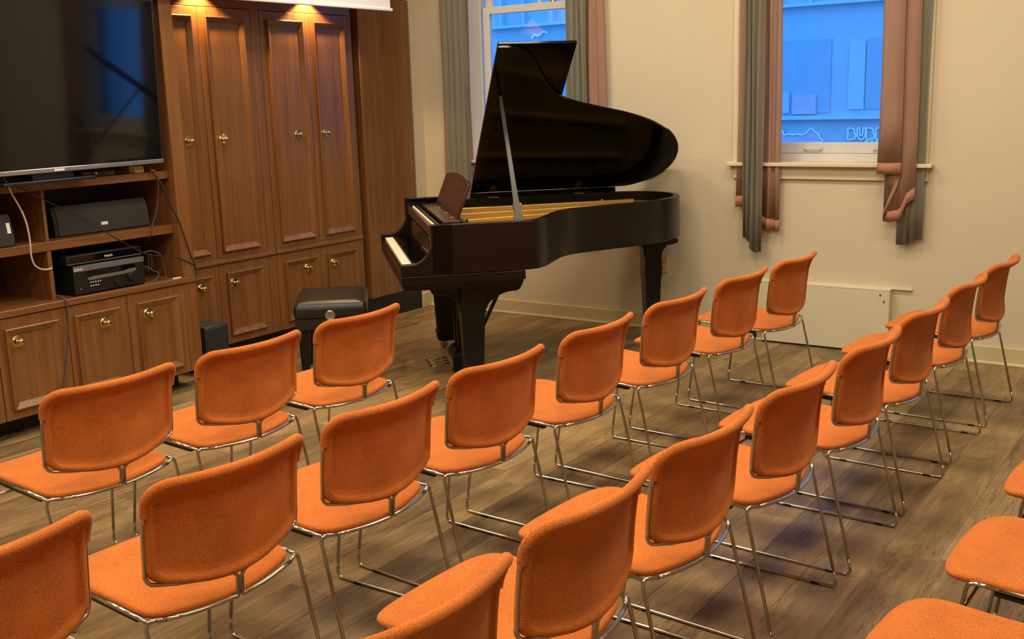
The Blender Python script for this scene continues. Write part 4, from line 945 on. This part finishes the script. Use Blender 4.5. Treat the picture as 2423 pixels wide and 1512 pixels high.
def make_chair():
    t = thing('stacking_chair', 'orange fabric stacking chair', 'chair')
    obj('seat',
        MB().loft([seat_ring(s_, o_) for s_, o_ in [(.02, -.016), (.5, -.016), (.9, -.016), (.97, -.014), (.99, -.010), (1.0, -.002), (.994, .003), (.98, .006), (.95, .008), (.85, .007), (.6, .001), (.35, -.002), (.02, -.003)]]), 'orange_fabric', t, angle=80)
    bk_ = obj('backrest', MB().loft([back_ring(s_, o_) for s_, o_ in [(.04, -.001), (.5, -.001), (.80, -.001), (.875, -.001), (.888, -.003), (.905, -.010), (.93, -.0135), (.965, -.013), (.99, -.008), (1.0, 0), (.99, .008), (.96, .011), (.88, .014), (.6, .015), (.04, .015)]]), 'orange_fabric', t, angle=80)
    # pulled-over cover along the top rim, ending part way down each side
    W = .2395; path = []
    side = [(W - .003, h) for h in (.200, .215, .235)]
    top = [(p[0] * .985, BH / 2 + (p[1] - BH / 2) * .985) for p in BO if p[1] > BH - .0465]
    path = side + top + [(-W + .003, h) for h in (.235, .215, .200)]
    cp_ = [back_pt(v, h, -.0035) for v, h in path]
    n_ = len(cp_); rad = [.0135 if 2 <= i < n_ - 2 else .0125 for i in range(n_)]
    obj('cover', MB().tube(cp_, rad, 10), 'orange_fabric', bk_, angle=80)
    for s_ in (1, -1):
        FT, FF = (.212, s_ * .236, .4475), (.277, s_ * .244, .0062)
        RF, RT = (-.262, s_ * .2515, .0062), (-.160, s_ * .2455, .4345)
        SR = (-.158, s_ * .2385, .4300)
        m1, m2 = lerp(SR, FT, .80), lerp(FT, FF, .86)
        m3 = lerp(RF, RT, .13)
        obj('seat_rail', MB().tube([SR, m1], RB, 8), 'chrome', t, angle=180)
        obj('leg', MB().tube(fillet([m1, FT, m2], .026), RB, 8), 'chrome', t, angle=180)
        ru = obj('sled_runner', MB().tube(fillet([m2, FF, RF, m3], .028), RB, 8), 'chrome', t, angle=180)
        for g in (.18, .86):
            gp = lerp(FF, RF, g)
            obj('glide', MB().box(gp[0] - .016, gp[0] + .016, gp[1] - .0068, gp[1] + .0068, 0.0, .0095), 'black_plastic', ru, bevel=0.002)
        rail = [(-.2165 + .047 * (v / .246) ** 2, s_ * v, .4205 + .0125 * (v / .246) ** 2) for v in (.20, .16, .12, .08, .045, .02)]
        obj('leg', MB().tube(fillet([m3, RT, rail[0]], .024), RB, 8), 'chrome', t, angle=180)
        bot = [(uback(v, zbot(v)) - .002, s_ * v, zbot(v) + d_) for v, d_ in ((.022, .004), (.06, .008), (.13, .006), (.17, .001), (.20, -.002))]
        sd = [(uback(.2375, z) - .001, s_ * .2395, z) for z in (.56, .60, .65, .69, .715)]
        corner = catmull([bot[-1], (uback(.226, .533) - .001, s_ * .2290, .530), (uback(.237, .548), s_ * .2390, .548), sd[0]], 3)
        post = fillet([rail[-1], (-.2175, s_ * .0065, .4195), (-.2215, s_ * .0065, .478), (bot[0][0], bot[0][1], bot[0][2])], .012, 5)
        obj('back_support', MB().tube(rail[:-1] + post + bot[1:-1] + corner + sd[1:], RB, 8), 'chrome', t, angle=180)
        obj('edge_strip', MB().loft([[(u_, s_ * (.2355 - .022 * a), seat_z(u_, .22) - z_) for a, z_ in ((0.2, .018), (0.2, .029), (1, .029), (1, .018))] for u_ in (-.105, -.05, .0, .05, .10, .15)]), 'black_plastic', t)
    FTL, FFL = (.212, .236, .4475), (.277, .244, .0062)
    cl, cr_ = lerp(FTL, FFL, .20), None
    obj('crossbar', MB().tube([cl, (cl[0], -cl[1], cl[2])], RB * .95, 8), 'chrome', t, angle=180)
    return t
proto = make_chair()
used = [False]
def copy_tree(o, parent=None):
    c = o.copy(); COL.objects.link(c); c.parent = parent
    for ch in o.children: copy_tree(ch, c)
    return c
def place(x, y, deg, label, group):
    o = proto if not used[0] else copy_tree(proto); used[0] = True
    o.location = (x, y, 0); o.rotation_euler = (0, 0, math.pi + math.radians(deg)); o['label'] = label; o['group'] = group
ORD = ['first', 'second', 'third', 'fourth', 'fifth', 'sixth', 'seventh', 'eighth', 'ninth']
front = [(-3.228, 3.240, -0.7, 'orange stacking chair in the front row, right beside the piano bench'),
         (-3.222, 2.642, -0.8, 'orange stacking chair in the middle of the three-chair front row'),
         (-3.239, 2.058, -2.0, 'orange stacking chair in the front row, at the end farthest from the piano')]
for x_, y_, a_, l_ in front: place(x_, y_, a_, l_, 'chairs in the front row')
row2 = [(-2.140, 5.412, -2.9), (-2.181, 4.809, -2.8), (-2.207, 4.148, -2.8), (-2.234, 3.508, -1.0), (-2.258, 2.882, -3.4), (-2.268, 2.295, -0.4), (-2.261, 1.699, -2.2), (-2.279, 1.068, -2.0)]
for k, (x_, y_, a_) in enumerate(row2): place(x_, y_, a_, 'orange stacking chair, %s from the window wall in the second row' % ORD[k], 'chairs in the second row')
row3 = [(-1.191, 5.688, -3.3), (-1.219, 5.048, -2.4), (-1.234, 4.363, -3.6), (-1.255, 3.724, -2.7), (-1.295, 3.110, -3.4), (-1.337, 2.521, -3.0), (-1.353, 1.939, -1.6), (-1.353, 1.357, -2.0)]
for k, (x_, y_, a_) in enumerate(row3): place(x_, y_, a_, 'orange stacking chair, %s from the window wall in the third row' % ORD[k], 'chairs in the third row')
row4 = [(-.240, 3.53, -2.5), (-.263, 2.87, -2.0), (-.320, 2.25, -2.0)]
for k, (x_, y_, a_) in enumerate(row4): place(x_, y_, a_, 'orange stacking chair, last row, %s of three counted from the window wall' % ORD[k], 'chairs in the last row')

for o in list(scene.objects):
    for k_ in ('_w', '_s', '_z'):
        if k_ in o: del o[k_]
